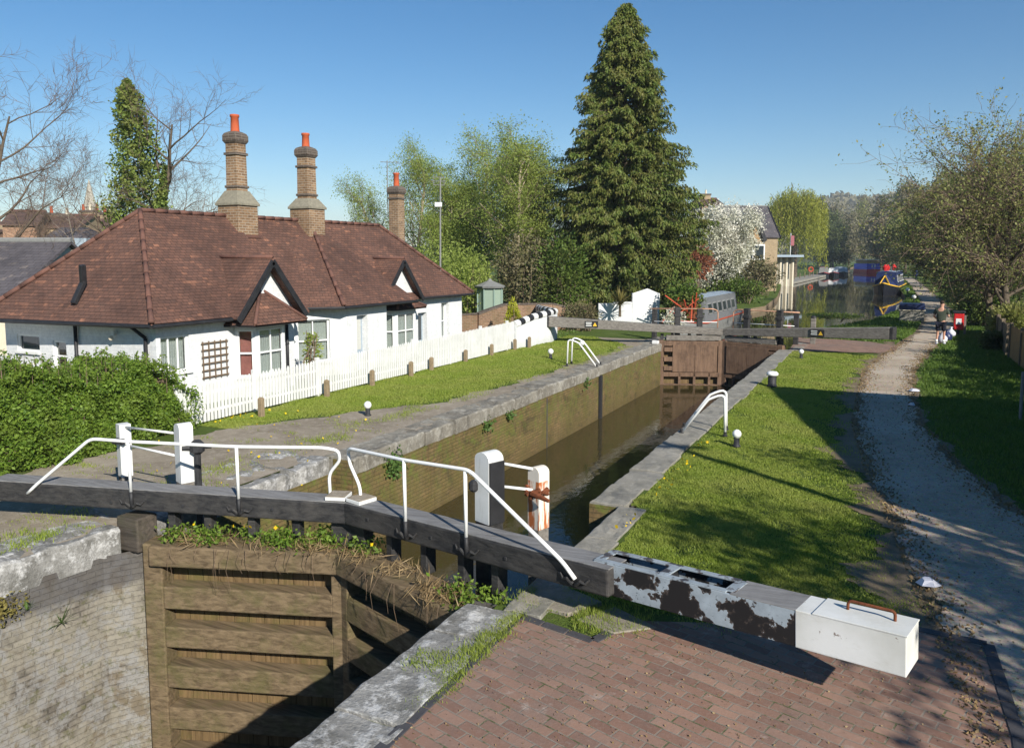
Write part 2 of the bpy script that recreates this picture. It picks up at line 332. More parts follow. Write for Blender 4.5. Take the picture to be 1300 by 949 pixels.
# ------------------------------------------------------------------ mesh builder
class MB:
    def __init__(s): s.v = []; s.f = []; s.mi = []; s.mats = []
    def m(s, mat):
        if mat not in s.mats: s.mats.append(mat)
        return s.mats.index(mat)
    def add(s, vs, fs, mat=None):
        b = len(s.v); s.v += [tuple(v) for v in vs]; k = s.m(mat) if mat else 0
        for f in fs: s.f.append(tuple(b+i for i in f)); s.mi.append(k)
        return s
    def obox(s, c, ax, ay, az, mat=None):
        """box from centre and three half-axis vectors"""
        c, ax, ay, az = map(Vector, (c, ax, ay, az))
        if ax.cross(ay).dot(az) < 0: ay = -ay
        vs = [c+i*ax+j*ay+k*az for k in (-1, 1) for i, j in ((-1, -1), (1, -1), (1, 1), (-1, 1))]
        return s.add(vs, [(3, 2, 1, 0), (4, 5, 6, 7), (0, 1, 5, 4), (1, 2, 6, 5), (2, 3, 7, 6), (3, 0, 4, 7)], mat)
    def box(s, x0, x1, y0, y1, z0, z1, mat=None):
        return s.obox(((x0+x1)/2, (y0+y1)/2, (z0+z1)/2), ((x1-x0)/2, 0, 0), (0, (y1-y0)/2, 0), (0, 0, (z1-z0)/2), mat)
    def beam(s, p0, p1, w, h, mat=None, up=(0, 0, 1), h1=None, w1=None):
        """bar between two points, width w across, height h along up (tapering to h1/w1)"""
        p0, p1 = Vector(p0), Vector(p1); d = (p1-p0).normalized(); up = Vector(up)
        sd = d.cross(up).normalized(); u = sd.cross(d).normalized()
        h1 = h if h1 is None else h1; w1 = w if w1 is None else w1
        vs = []
        for p, ww, hh in ((p0, w, h), (p1, w1, h1)):
            vs += [p-sd*ww/2-u*hh/2, p+sd*ww/2-u*hh/2, p+sd*ww/2+u*hh/2, p-sd*ww/2+u*hh/2]
        return s.add(vs, [(3, 2, 1, 0), (4, 5, 6, 7), (0, 1, 5, 4), (1, 2, 6, 5), (2, 3, 7, 6), (3, 0, 4, 7)], mat)
    def tube(s, pts, r, n=8, mat=None, cap=True):
        pts = [Vector(p) for p in pts]; rs = r if isinstance(r, (list, tuple)) else [r]*len(pts)
        vs = []; fs = []; a = None
        for i, p in enumerate(pts):
            d = (pts[min(i+1, len(pts)-1)]-pts[max(i-1, 0)]).normalized()
            if a is None: a = d.cross(Vector((.3, .5, .81))).normalized()
            a = (a-d*a.dot(d)).normalized(); b = d.cross(a)
            for k in range(n):
                t = 2*math.pi*k/n; vs.append(p+(a*math.cos(t)+b*math.sin(t))*rs[i])
        for i in range(len(pts)-1):
            for k in range(n):
                fs.append((i*n+k, i*n+(k+1) % n, (i+1)*n+(k+1) % n, (i+1)*n+k))
        if cap: fs += [tuple(range(n-1, -1, -1)), tuple(range((len(pts)-1)*n, len(pts)*n))]
        return s.add(vs, fs, mat)
    def lathe(s, c, prof, n=12, mat=None, rot=0., sx=1., sy=1.):
        vs = []; fs = []
        for r, z in prof:
            for k in range(n):
                t = 2*math.pi*k/n+rot; vs.append((c[0]+r*math.cos(t)*sx, c[1]+r*math.sin(t)*sy, c[2]+z))
        for i in range(len(prof)-1):
            for k in range(n): fs.append((i*n+k, i*n+(k+1) % n, (i+1)*n+(k+1) % n, (i+1)*n+k))
        fs += [tuple(range(n-1, -1, -1)), tuple(range((len(prof)-1)*n, len(prof)*n))]
        return s.add(vs, fs, mat)
    def prism(s, poly, z0, z1, mat=None):
        n = len(poly); A = sum(poly[i][0]*poly[(i+1) % n][1]-poly[(i+1) % n][0]*poly[i][1] for i in range(n))
        if A < 0: poly = poly[::-1]
        vs = [(x, y, z0) for x, y in poly]+[(x, y, z1) for x, y in poly]
        return s.add(vs, [tuple(range(n-1, -1, -1)), tuple(range(n, 2*n))]+[(i, (i+1) % n, n+(i+1) % n, n+i) for i in range(n)], mat)
    def slab(s, pts, th, mat=None):
        """planar polygon thickened downwards"""
        pts = [Vector(p) for p in pts]; n = len(pts)
        nn = sum(((pts[i]).cross(pts[(i+1) % n]) for i in range(n)), Vector())
        if nn.z < 0: pts = pts[::-1]
        vs = pts+[p-Vector((0, 0, th)) for p in pts]
        return s.add(vs, [tuple(range(n)), tuple(range(2*n-1, n-1, -1))]+[(i, n+i, n+(i+1) % n, (i+1) % n) for i in range(n)], mat)
    def build(s, name, mat=None, parent=None, smooth=False, bevel=0., jit=0., seed=0):
        me = bpy.data.meshes.new(name)
        vs = s.v
        if jit:
            q = random.Random(seed+len(vs)); vs = [(x+q.uniform(-jit, jit), y+q.uniform(-jit, jit), z+q.uniform(-jit, jit)*.6) for x, y, z in vs]
        off = Vector((0, 0, 0))
        if parent is not None:
            p = parent
            while p is not None: off += p.location; p = p.parent
            vs = [(x-off.x, y-off.y, z-off.z) for x, y, z in vs]
        me.from_pydata(vs, [], s.f)
        mats = s.mats or [mat]
        for m_ in mats: me.materials.append(M[m_ or mat])
        if len(mats) > 1: me.polygons.foreach_set('material_index', s.mi)
        if smooth: me.polygons.foreach_set('use_smooth', [True]*len(me.polygons))
        me.update()
        o = bpy.data.objects.new(name, me); link(o, parent)
        if bevel:
            b = o.modifiers.new('b', 'BEVEL'); b.width = bevel; b.segments = 2; b.limit_method = 'ANGLE'; b.angle_limit = R(35)
        return o
def npmesh(name, V, Fc, mat, parent=None, k=4, off=(0, 0, 0)):
    me = bpy.data.meshes.new(name); V = np.asarray(V, np.float32)-np.asarray(off, np.float32)
    Fc = np.asarray(Fc, np.int32)
    me.vertices.add(len(V)); me.vertices.foreach_set('co', V.ravel())
    me.loops.add(Fc.size); me.loops.foreach_set('vertex_index', Fc.ravel())
    me.polygons.add(len(Fc)); me.polygons.foreach_set('loop_start', np.arange(0, Fc.size, k, dtype=np.int32))
    me.update(calc_edges=True); me.materials.append(M[mat])
    return link(bpy.data.objects.new(name, me), parent)
def wloc(p):
    o = Vector((0, 0, 0))
    while p is not None: o += p.location; p = p.parent
    return o
def cards(name, Pts, size, mat, parent=None, seed=0, asp=.55, dirs=None, dirw=0., flat=0.):
    """one small pointed leaf face at each point"""
    r = np.random.default_rng(seed); Pts = np.asarray(Pts, float); n = len(Pts)
    a = r.normal(size=(n, 3))
    if dirs is not None: a = a*(1-dirw)+np.asarray(dirs)*dirw*1.6
    a /= np.linalg.norm(a, axis=1)[:, None]+1e-9
    b = r.normal(size=(n, 3)); 
    if flat: b[:, 2] *= (1-flat)
    b -= a*(a*b).sum(1)[:, None]; b /= np.linalg.norm(b, axis=1)[:, None]+1e-9
    s = (size*r.uniform(.6, 1.4, n))[:, None]
    V = np.stack([Pts-a*s*.5, Pts+b*s*asp*.5, Pts+a*s*.5, Pts-b*s*asp*.5], 1).reshape(-1, 3)
    return npmesh(name, V, np.arange(n*4).reshape(-1, 4), mat, parent, 4, wloc(parent))
def tubes(name, segs, mat, parent=None, n=5):
    S = np.asarray(segs, float); p0, p1, r0, r1 = S[:, :3], S[:, 3:6], S[:, 6:7], S[:, 7:8]
    d = p1-p0; d /= np.linalg.norm(d, axis=1)[:, None]+1e-9
    h = np.where(np.abs(d[:, 2:3]) > .9, np.array([[1., 0, 0]]), np.array([[0, 0, 1.]]))
    a = np.cross(d, h); a /= np.linalg.norm(a, axis=1)[:, None]; b = np.cross(d, a)
    V = []
    for base, rr in ((p0, r0), (p1, r1)):
        for k in range(n):
            t = 2*math.pi*k/n; V.append(base+(a*math.cos(t)+b*math.sin(t))*rr)
    V = np.stack(V, 1); m = len(S); idx = np.arange(m)[:, None]*2*n
    Fc = np.concatenate([idx+np.array([[k, (k+1) % n, n+(k+1) % n, n+k]]) for k in range(n)], 0)
    return npmesh(name, V.reshape(-1, 3), Fc, mat, parent, 4, wloc(parent))
# ------------------------------------------------------------------ trees
def limb(r, p, d, L, r0, lvl, Q, segs, tips):
    n = Q['n'][lvl]; nl = len(Q['n']); pts = [p.copy()]; d = d/np.linalg.norm(d)
    dd = d.copy(); q = p.copy(); rr = r0; r1 = r0*Q.get('taper', .35)
    dirs = []
    for i in range(n):
        dd = dd+r.normal(size=3)*Q['wig'][lvl]+np.array([0, 0, Q['trop'][lvl]]); dd /= np.linalg.norm(dd)
        q2 = q+dd*L/n; ra = r0+(r1-r0)*i/n; rb = r0+(r1-r0)*(i+1)/n
        segs[lvl].append((*q, *q2, ra, rb)); q = q2; pts.append(q.copy()); dirs.append(dd.copy())
    if lvl == nl-1:
        for k, P_ in enumerate(pts[1:]): tips.append((P_, dirs[k]))
        return
    nc = Q['kids'][lvl]; st = Q['start'][lvl]
    for c in range(nc):
        t = st+(1-st)*(c+r.uniform(0, 1))/nc; x = min(t*n, n-.001); i = int(x); P_ = pts[i]+(pts[i+1]-pts[i])*(x-i)
        base = dirs[i]; az = r.uniform(0, 2*math.pi) if lvl else c*2.4+r.uniform(-.5, .5)
        h = np.array([0, 0, 1.]) if abs(base[2]) < .9 else np.array([1., 0, 0])
        a = np.cross(base, h); a /= np.linalg.norm(a); b = np.cross(base, a)
        an = R(Q['ang'][lvl])*r.uniform(.75, 1.25)
        nd = base*math.cos(an)+(a*math.cos(az)+b*math.sin(az))*math.sin(an)
        Ls = L*Q['len'][lvl]*r.uniform(.7, 1.15)*(1-.5*max(0, t-.3) if lvl == 0 else 1)
        limb(r, P_, nd, Ls, max(Q.get('rmin', .006), (ra+(r0-ra)*(1-t))*Q['rad'][lvl]), lvl+1, Q, segs, tips)
def tree(name, label, base, H, Q, bark, leaf=None, lsize=.1, lper=3, lspread=.12, seed=1, group=None, lean=(0, 0), asp=.55, twigmat=None, cat='tree', tr=.03, lkeep=None):
    r = np.random.default_rng(seed); T = thing(name, label, cat, base, group)
    segs = [[] for _ in Q['n']]; tips = []
    b = np.array(base, float)
    for k in range(Q.get('stems', 1)):
        off = np.array([r.normal()*.3, r.normal()*.3, 0])*(k > 0); d = np.array([lean[0]+r.normal()*.12*(k > 0), lean[1]+r.normal()*.12*(k > 0), 1.])
        limb(r, b+off, d, H*Q.get('trunk', .75)*(1 if k == 0 else r.uniform(.7, 1)), H*tr, 0, Q, segs, tips)
    s0 = [x for x in segs[0]]; s1 = [x for l in segs[1:2] for x in l]; s2 = [x for l in segs[2:] for x in l]
    tubes('trunk', s0, bark, T, 9)
    tubes('limbs', s1, bark, T, 6)
    if s2: tubes('twigs', s2, twigmat or bark, T, 3)
    if leaf:
        P_ = np.array([t[0] for t in tips]); 
        if lkeep is not None: P_ = P_[r.uniform(size=len(P_)) < lkeep]
        P_ = np.repeat(P_, lper, 0); P_ = P_+r.normal(size=P_.shape)*lspread
        cards('crown', P_, lsize, leaf, T, seed, asp)
    return T
Q_BARE = dict(n=(9, 7, 5, 4, 3), kids=(16, 8, 7, 4), start=(.25, .2, .15, .1), ang=(52, 42, 40, 38), len=(.5, .52, .55, .6), rad=(.5, .55, .5, .6), wig=(.06, .12, .15, .16, .2), trop=(.02, .05, .04, .03, .02), rmin=.007, taper=.14)
Q_BROAD = dict(n=(8, 6, 5, 3), kids=(12, 8, 7), start=(.22, .15, .1), ang=(55, 45, 42), len=(.55, .5, .5), rad=(.5, .5, .5), wig=(.07, .14, .18, .2), trop=(.02, .05, .03, .0), rmin=.01)
Q_BIRCH = dict(n=(9, 6, 5, 4), kids=(20, 8, 6), start=(.22, .15, .1), ang=(42, 42, 40), len=(.36, .5, .5), rad=(.4, .5, .5), wig=(.05, .1, .14, .15), trop=(.03, .08, .02, -.06), rmin=.008)
def blob(name, label, boxes, n, lsize, leaf, seed=0, cat='bush', group=None, kind=None, stem='twig', nst=14, hollow=.55, asp=.6, base=None, power=2.5):
    """bush: leaves in the outer volume of several lumpy ellipsoids (cx,cy,cz,rx,ry,rz), over a few stems"""
    r = np.random.default_rng(seed)
    b0 = base or (boxes[0][0], boxes[0][1], 0)
    T = thing(name, label, cat, b0, group)
    if kind: T['kind'] = kind
    tot = sum(b[3]*b[4]*b[5] for b in boxes)**1; P_ = []
    for b in boxes:
        k = max(20, int(n*b[3]*b[4]*b[5]/tot)); d = r.normal(size=(k, 3)); d /= np.linalg.norm(d, axis=1)[:, None]
        lump = 1+.16*np.sin(d[:, 0]*5+b[0]*3)*np.sin(d[:, 1]*5+b[1])+.13*np.sin(d[:, 2]*9+b[0]*7)*np.sin(d[:, 0]*9+2)+.1*r.normal(size=k)
        rad = (hollow+(1-hollow)*r.uniform(size=k)**(1/power))*lump
        P_.append(np.array(b[:3])+d*rad[:, None]*np.array(b[3:6]))
    P_ = np.concatenate(P_); P_ = P_[P_[:, 2] > .01+b0[2]-.4]
    segs = []
    for i in range(nst):
        b = boxes[i % len(boxes)]; q0 = np.array([b[0]+r.normal()*b[3]*.2, b[1]+r.normal()*b[4]*.2, b0[2]]); q1 = np.array(b[:3])+r.normal(size=3)*np.array(b[3:6])*.45
        m_ = (q0+q1)/2+r.normal(size=3)*.1; segs += [(*q0, *m_, .03, .02), (*m_, *q1, .02, .008)]
    tubes('stems', segs, stem, T, 5)
    cards('foliage', P_, lsize, leaf, T, seed, asp)
    return T
# ================================================================== SETTING
XL, XR = -8.3, -3.77
RECL, RECR = -8.72, -3.35          # gate recess faces
# path edges from the survey
PL = [gz(u, v) for u, v in ((1240, 900), (1215, 840), (1180, 760), (1150, 690), (1130, 640), (1102, 586), (1088, 537), (1093, 501), (1100, 470), (1123, 450), (1148, 434), (1167, 422), (1176, 406), (1170, 381), (1158, 364), (1147, 352))]
PR = [gz(u, v) for u, v in ((1560, 900), (1480, 800), (1400, 720), (1330, 670), (1275, 640), (1229, 604), (1194, 569), (1167, 537), (1156, 501), (1158, 470), (1176, 448), (1197, 431), (1210, 412), (1204, 392), (1190, 378), (1173, 363), (1156, 351))]
def interp(P_):
    a = sorted((p.y, p.x) for p in P_); ys = [q[0] for q in a]; xs = [q[1] for q in a]
    return lambda y: np.interp(y, ys, xs)
pl, pr = interp(PL), interp(PR)
def rag(y, s):
    return .07*math.sin(y*2.1+s)+.04*math.sin(y*5.3+s*2)+.022*math.sin(y*11+s*3)+.014*math.sin(y*27+s)+.009*math.sin(y*43+s*5)
# ground: one land sheet with the lock, both pounds cut out of it
BL = [(XL-.3, 34), (-9.2, 36.5), (-10.8, 41), (-10.2, 47), (-9.0, 55), (-8.2, 60), (-9.2, 75), (-11, 92), (-14.3, 121), (-13.2, 150), (-12.6, 190), (-13, 330)]
BR = [(XR+.3, 34), (-3.9, 38), (-3.2, 41.5), (-.9, 49), (.6, 60), (1.3, 80), (1.0, 100), (.9, 130), (.6, 190), (.5, 330)]
g = MB()
left = [(-1500, -60), (-9.6, -60), (-9.6, 2), (-9.1, 5.2), (-8.95, 6.6), (RECL-.25, 6.9), (RECL-.25, 10.8), (XL-.3, 11), (XL-.3, 33.5)]+BL+[(-13, 2500), (-1500, 2500)]
right = [(XR+.3, -60), (XR+.3, 6.9), (RECR+.25, 7), (RECR+.25, 10.8), (XR+.3, 11), (XR+.3, 33.5)]+BR+[(.5, 2500), (1500, 2500), (1500, -60)]
def sheet(mb, poly, z, mat): mb.add([(x, y, z) for x, y in poly], [tuple(range(len(poly)))], mat)
sheet(g, left[::-1], -.02, 'grass_soil'); sheet(g, right[::-1], -.02, 'grass_soil')
# canal end bank and earth sides
sheet(g, [(-13, 330), (.5, 330), (.5, 2500), (-13, 2500)], -.02, 'grass_soil')
for seq in (BL, BR):
    for (a, b) in zip(seq, seq[1:]): g.add([(*a, -.02), (*b, -.02), (*b, -1.2), (*a, -1.2)], [(0, 1, 2, 3)], 'dirt')
g.add([(-13, 330, -.02), (.5, 330, -.02), (.5, 330, -1.2), (-13, 330, -1.2)], [(0, 1, 2, 3)], 'dirt')
o = g.build('ground'); tag(o, kind='structure')
def surface(name, poly, z, mat): 
    q = MB(); sheet(q, poly, z, mat); o = q.build(name, mat); tag(o, kind='structure'); return o
def watersheet(name, x0, x1, y0, y1, z, mat):
    surface(name, [(x0, y0), (x1, y0), (x1, y1), (x0, y1)], z, mat)
surface('lock_water', [(-9.1, 6.9), (-6.03, 7.95), (-3.13, 6.88), (-3.07, 33.2), (-9.0, 33.2)], -1.68, 'water_chamber')
surface('canal_water', [(-9.0, 31.45), (-6.03, 32.6), (-3.05, 31.55), (-3.05, 34), (8, 60), (8, 335), (-20, 335), (-20, 38), (-12, 34)], -.38, 'water_canal')
surface('lower_pound_water', [(-11, -60), (-3.4, -60), (-3.4, 6.7), (-6.03, 7.72), (-8.7, 6.75), (-11, 6.75)], -3.7, 'water_chamber')
q = MB(); q.box(-11, -3, 6.9, 34, -5.2, -5.0, 'dirt'); q.box(-20, 8, 33.4, 335, -2.6, -2.4, 'dirt'); q.box(-12, -3, -60, 6.8, -5.2, -5, 'dirt'); tag(q.build('canal_bed'), kind='structure')
def strip(name, y0, y1, fl, fr, z, mat, st=.12, y=None):
    ys = list(np.arange(y0, y1, st))+[y1]
    vs = []; fs = []
    for i, yy in enumerate(ys): vs += [(fl(yy), yy, z), (fr(yy), yy, z)]
    for i in range(len(ys)-1): fs.append((2*i, 2*i+1, 2*i+3, 2*i+2))
    q = MB(); q.add(vs, fs, mat); tag(q.build(name), kind='structure')
strip('path_edge', -3, 160, lambda y: pl(y)-.42-rag(y, 1)*2.6-.12*math.sin(y*.9), lambda y: pr(y)+.16+rag(y, 4)*1.3, -.010, 'dirt', .03)
strip('towpath', -3, 160, lambda y: pl(y)+rag(y, 2), lambda y: pr(y)+rag(y, 3), -.004, 'path_gravel', .03)
# near brick paving with a dark blue-brick border, and the far one by the top gate
surface('brick_paving', [(-3.18, -3), (-3.18, 6.72), (-2.31, 6.55), (-2.12, 7.1), (-1.5, 7.35), (-.4, 7.95), (.35, 8.1), (.95, 8.05), (1.0, 6.5), (.9, 4.5), (.8, -3)], .004, 'paving_brick')
b = MB()
for a, c in (((-3.14, -3), (-3.14, 6.78)), ((-3.14, 6.72), (-2.31, 6.55)), ((-2.31, 6.55), (-2.12, 7.1)), ((-.4, 7.95), (.35, 8.1)), ((.35, 8.1), (.95, 8.05)), ((.95, 8.05), (1.0, 6.5)), ((1.0, 6.5), (.9, 4.5)), ((.9, 4.5), (.8, -3))):
    a, c = Vector((*a, .0)), Vector((*c, .0)); L = (c-a).length; k = max(1, int(L/.225)); d = (c-a)/k
    for i in range(k): b.beam(a+d*i+d*.03, a+d*(i+1)-d*.03, .1, .024, 'dark_tile')
tag(b.build('paving_border', bevel=.004), kind='structure')
surface('gate_paving', [(XR+.4, 31.6), (-3.1, 31.3), (-.3, 31.9), (.3, 33.0), (.4, 34.6), (-.6, 36.0), (-3.2, 37.0), (XR+.2, 37)], .004, 'paving_brick')
# left lockside: worn concrete path beside coping, wide near, narrow far
def lp(y): return np.interp(y, [-3, 6.5, 9, 11.5, 13, 14.5, 16.5, 20, 26, 30.5, 34], [-14, -12.9, -12.6, -12.2, -11.7, -10.8, -9.75, -9.4, -9.35, -9.5, -12.5])
strip('lockside_path', -3, 33, lambda y: lp(y)+rag(y, 5)*1.6, lambda y: XL-.3 if y > 11 else (RECL-.25 if y > 6.9 else float(np.interp(y, [-3, 2, 5.2, 6.9], [-9.6, -9.6, -9.1, -8.95]))), -.006, 'worn_concrete', .12)
# hills far off
def hill(name, u0, u1, D, prof, mat='field'):
    q = MB(); n = 60; vs = []
    for j, (dd, hf) in enumerate(((D*.7, 0), (D, 1), (D*1.25, .75), (D*1.6, 0))):
        for i in range(n+1):
            u = u0+(u1-u0)*i/n; p = gD(u, 327, dd); top = float(np.interp(u, *prof)); h = (327-top)/1000*D+3.5
            h *= 1+.03*math.sin(i*.9)+.02*math.sin(i*2.3)
            vs.append((p.x, p.y, max(-.5, h*hf)-.5*(hf == 0)))
    fs = [(j*(n+1)+i, j*(n+1)+i+1, (j+1)*(n+1)+i+1, (j+1)*(n+1)+i) for j in range(3) for i in range(n)]
    q.add(vs, fs, mat); o = q.build(name, smooth=True); tag(o, kind='structure'); return vs[n+1:2*(n+1)]
hill('hill', 350, 2200, 900, ([350, 900, 960, 1030, 1060, 1100, 1200, 1500, 2200], [318, 300, 278, 268, 257, 262, 252, 240, 260]))
# woodland covering the hill face
def wood():
    r = np.random.default_rng(3); P_ = []
    us = r.uniform(880, 1500, 2600); f = r.uniform(0, 1, 2600)
    for u, k in zip(us, f):
        D = 900*(.74+.27*k); top = float(np.interp(u, [350, 900, 960, 1030, 1060, 1100, 1200, 1500], [318, 300, 278, 268, 257, 262, 252, 240]))
        h = ((327-top)/1000*900+3.5)*(D/900-.7)/.3; c = gD(u, 327, D); rr = r.uniform(5, 10)
        q = r.normal(size=(26, 3)); q /= np.linalg.norm(q, axis=1)[:, None]
        P_.append(np.array([c.x, c.y, h+3])+q*rr*np.array([1, 1, .8]))
    o = cards('woodland', np.concatenate(P_), 5.5, 'far_leaf', None, 3, .8); tag(o, 'hazy wooded hillside beyond the end of the canal', 'woodland', kind='stuff')
wood()
# ================================================================== LOCK WALLS
def wallpanel(mb, p0, p1, z0, z1, opens, depth, mat, rmat=None):
    p0, p1 = Vector((*p0, 0)), Vector((*p1, 0)); L = (p1-p0).length; d = (p1-p0)/L; n = Vector((d.y, -d.x, 0))
    ss = sorted({0., L}|{x for o_ in opens for x in o_[:2]}); zs = sorted({z0, z1}|{x for o_ in opens for x in o_[2:4]})
    P_ = lambda s, z, k=0.: p0+d*s-n*k+Vector((0, 0, z))
    for i in range(len(ss)-1):
        for j in range(len(zs)-1):
            cs, cz = (ss[i]+ss[i+1])/2, (zs[j]+zs[j+1])/2
            if any(a < cs < b_ and c < cz < e for a, b_, c, e in opens): continue
            mb.add([P_(ss[i], zs[j]), P_(ss[i+1], zs[j]), P_(ss[i+1], zs[j+1]), P_(ss[i], zs[j+1])], [(0, 1, 2, 3)], mat)
    for a, b_, c, e in opens:
        for q in (((a, c), (a, e)), ((a, e), (b_, e)), ((b_, e), (b_, c)), ((b_, c), (a, c))):
            (s0, w0), (s1, w1) = q
            mb.add([P_(s0, w0), P_(s0, w0, depth), P_(s1, w1, depth), P_(s1, w1)], [(0, 1, 2, 3)], rmat or mat)
def coping(parent, pts, w, side, mat, zt, th, l0, l1, seed, jz=.012, jx=.02):
    """row of stones along a polyline; the lock side is the line itself"""
    r = random.Random(seed); P_ = [Vector((*p, 0)) for p in pts]
    for a, c in zip(P_, P_[1:]):
        L = (c-a).length; d = (c-a)/L; n = Vector((-d.y, d.x, 0))*side; s = 0
        while s < L-.05:
            l = min(r.uniform(l0, l1), L-s)
            if L-s-l < .35: l = L-s
            q = MB(); ns = max(2, int(l/.16)); nw = 4; ox = r.uniform(-jx, jx); oz = r.uniform(-jz, jz); rough = jz*.9
            vs = []; g0 = a+d*(s+.012); g1 = a+d*(s+l-.012); hr = [[r.uniform(-rough, rough) for _ in range(nw+1)] for _ in range(ns+1)]
            ww = w+r.uniform(-.04, .06)
            for i in range(ns+1):
                p = g0.lerp(g1, i/ns); e = r.uniform(-jx, jx)*.8
                ring = [(0+e+ox+.008, zt-th), (0+e+ox, zt-th*.5+r.uniform(-.01, .01)), (e+ox, zt-.03+oz+hr[i][0])]
                ring += [(ox+e*.5+.03+(ww-.03)*j/nw, zt+oz+hr[i][j]) for j in range(nw+1)]+[(ww, zt-th)]
                vs += [p+n*x+Vector((0, 0, z)) for x, z in ring]; m_ = len(ring)
            fs = [(i*m_+j, (i+1)*m_+j, (i+1)*m_+(j+1) % m_, i*m_+(j+1) % m_) for i in range(ns) for j in range(m_)]
            fs += [tuple(range(m_)), tuple(range(ns*m_+m_-1, ns*m_-1, -1))]
            if side < 0: fs = [f[::-1] for f in fs]
            q.add(vs, fs, mat); q.build('coping_stone', parent=parent, smooth=False, bevel=.008); s += l
# left chamber wall (ladder slot at y ~24.5)
W = thing('lock_wall', 'long mossy brick chamber wall on the cottage side, topped with grey coping stones', 'lock wall', (XL, 20, 0))
q = MB(); ly = gx(774, 447, XL).y
wallpanel(q, (XL, 10.9), (XL, 31.35), -5, -.27, [(ly-.9-10.9-.18, ly-.9-10.9+.18, -5+.0, -.27)], .3, 'chamber_brick')
wallpanel(q, (XL-.3, 10.95), (XL-.3, 31.3), -5, -.28, [], .1, 'chamber_brick')
q.add([(RECL, 10.9, -5), (XL, 10.9, -5), (XL, 10.9, -.02), (RECL, 10.9, -.02)], [(0, 1, 2, 3)], 'chamber_brick')
wallpanel(q, (RECL, 6.9), (RECL, 10.9), -5, -.27, [], .1, 'chamber_brick')
wallpanel(q, (RECL, 31.35), (RECL, 34.2), -5, -.27, [], .1, 'chamber_brick')
q.add([(XL, 31.35, -5), (RECL, 31.35, -5), (RECL, 31.35, -.02), (XL, 31.35, -.02)], [(0, 1, 2, 3)], 'chamber_brick')
q.build('brick_face', parent=W)
coping(W, [(XL, 10.9), (XL, 31.4)], .62, 1, 'coping_stone', .02, .3, 1., 1.7, 4, .022, .022)
coping(W, [(RECL, 6.95), (RECL, 10.9)], 1.25, 1, 'rough_stone', .03, .34, 1.2, 1.9, 9, .05, .05)
coping(W, [(RECL, 31.4), (RECL, 34.3)], .6, 1, 'coping_stone', .02, .3, 1.1, 1.7, 8)
q = MB()
for k in range(16): q.tube([(XL-.12, ly-.9-.17, -.4-k*.27), (XL-.12, ly-.9+.17, -.4-k*.27)], .014, 6)
for s in (-1, 1): q.tube([(XL-.12, ly-.9+s*.15, -.1), (XL-.12, ly-.9+s*.15, -4.6)], .018, 6)
q.build('ladder_rungs', 'black_iron', W); q = MB(); q.box(XL-.02, XL+.05, ly-.98, ly-.82, -5, -.28, 'black_iron'); q.box(XL-.02, XL+.012, gx(694, 500, XL).y, gx(694, 500, XL).y+.04, -5, -.3, 'dark_tile'); q.build('slot_shade_and_crack', parent=W)  # black strip stands in for shade in the ladder slot, thin one for a crack
W = thing('lock_wall', 'shaded brick chamber wall on the towpath side under the lawn edge', 'lock wall', (XR, 20, 0))
q = MB()
wallpanel(q, (XR, 31.35), (XR, 10.45), -5, -.22, [], .3, 'chamber_brick')
wallpanel(q, (RECR, 10.45), (RECR, 6.9), -5, -.22, [], .1, 'chamber_brick')
wallpanel(q, (XR, 10.45), (RECR, 10.45), -5, -.02, [], .1, 'chamber_brick')
wallpanel(q, (RECR, 34.2), (RECR, 31.35), -5, -.22, [], .1, 'chamber_brick')
wallpanel(q, (RECR, 31.35), (XR, 31.35), -5, -.02, [], .1, 'chamber_brick')
wallpanel(q, (XR, 6.9), (XR, -12), -5, -.22, [], .1, 'wing_brick')
wallpanel(q, (RECR, 6.9), (XR, 6.9), -5, -.02, [], .1, 'wing_brick')
q.build('brick_face', parent=W)
coping(W, [(XR, 10.45), (XR, 31.4)], .55, -1, 'coping_right', .012, .25, .9, 1.5, 14, .012, .015)
coping(W, [(RECR, 6.75), (RECR, 10.45)], .42, -1, 'coping_right', .012, .25, .9, 1.4, 15, .012, .015)
coping(W, [(RECR, 31.4), (RECR, 34.3)], .45, -1, 'coping_right', .012, .25, .9, 1.4, 16, .012, .015)
coping(W, [(XR, -2), (XR, 6.75)], .58, -1, 'rough_stone', .014, .28, 1.1, 1.7, 19, .012, .02)
# left wing wall below the gate
W = thing('wing_wall', 'pale patchy brick wing wall below the lower gate with a weathered stone top', 'wall', (-8.95, 5, 0))
q = MB(); WL = [(-9.6, -12), (-9.6, 2), (-9.08, 5.2), (-8.9, 6.55)]
for a, c in zip(WL, WL[1:]): wallpanel(q, a, c, -5, -.3, [], .1, 'wing_brick')
wallpanel(q, (-8.9, 6.55), (-8.72, 6.9), -5, -.3, [], .1, 'wing_brick')
q.build('brick_face', parent=W)
coping(W, [(-9.6, -2), (-9.6, 2), (-9.08, 5.2), (-8.86, 6.74)], .75, 1, 'rough_stone', .02, .42, 1.1, 1.8, 22, .03, .03)
q = MB(); q.box(-8.98, -8.6, 6.78, 7.1, -.3, .15, 'dark_timber'); q.build('hollow_quoin_block', parent=W, bevel=.02)
q = MB(); wallpanel(q, (-8.9, 6.5), (-8.62, 6.92), -5, -.32, [], .1, 'wing_brick'); q.build('quoin_brick', parent=W)
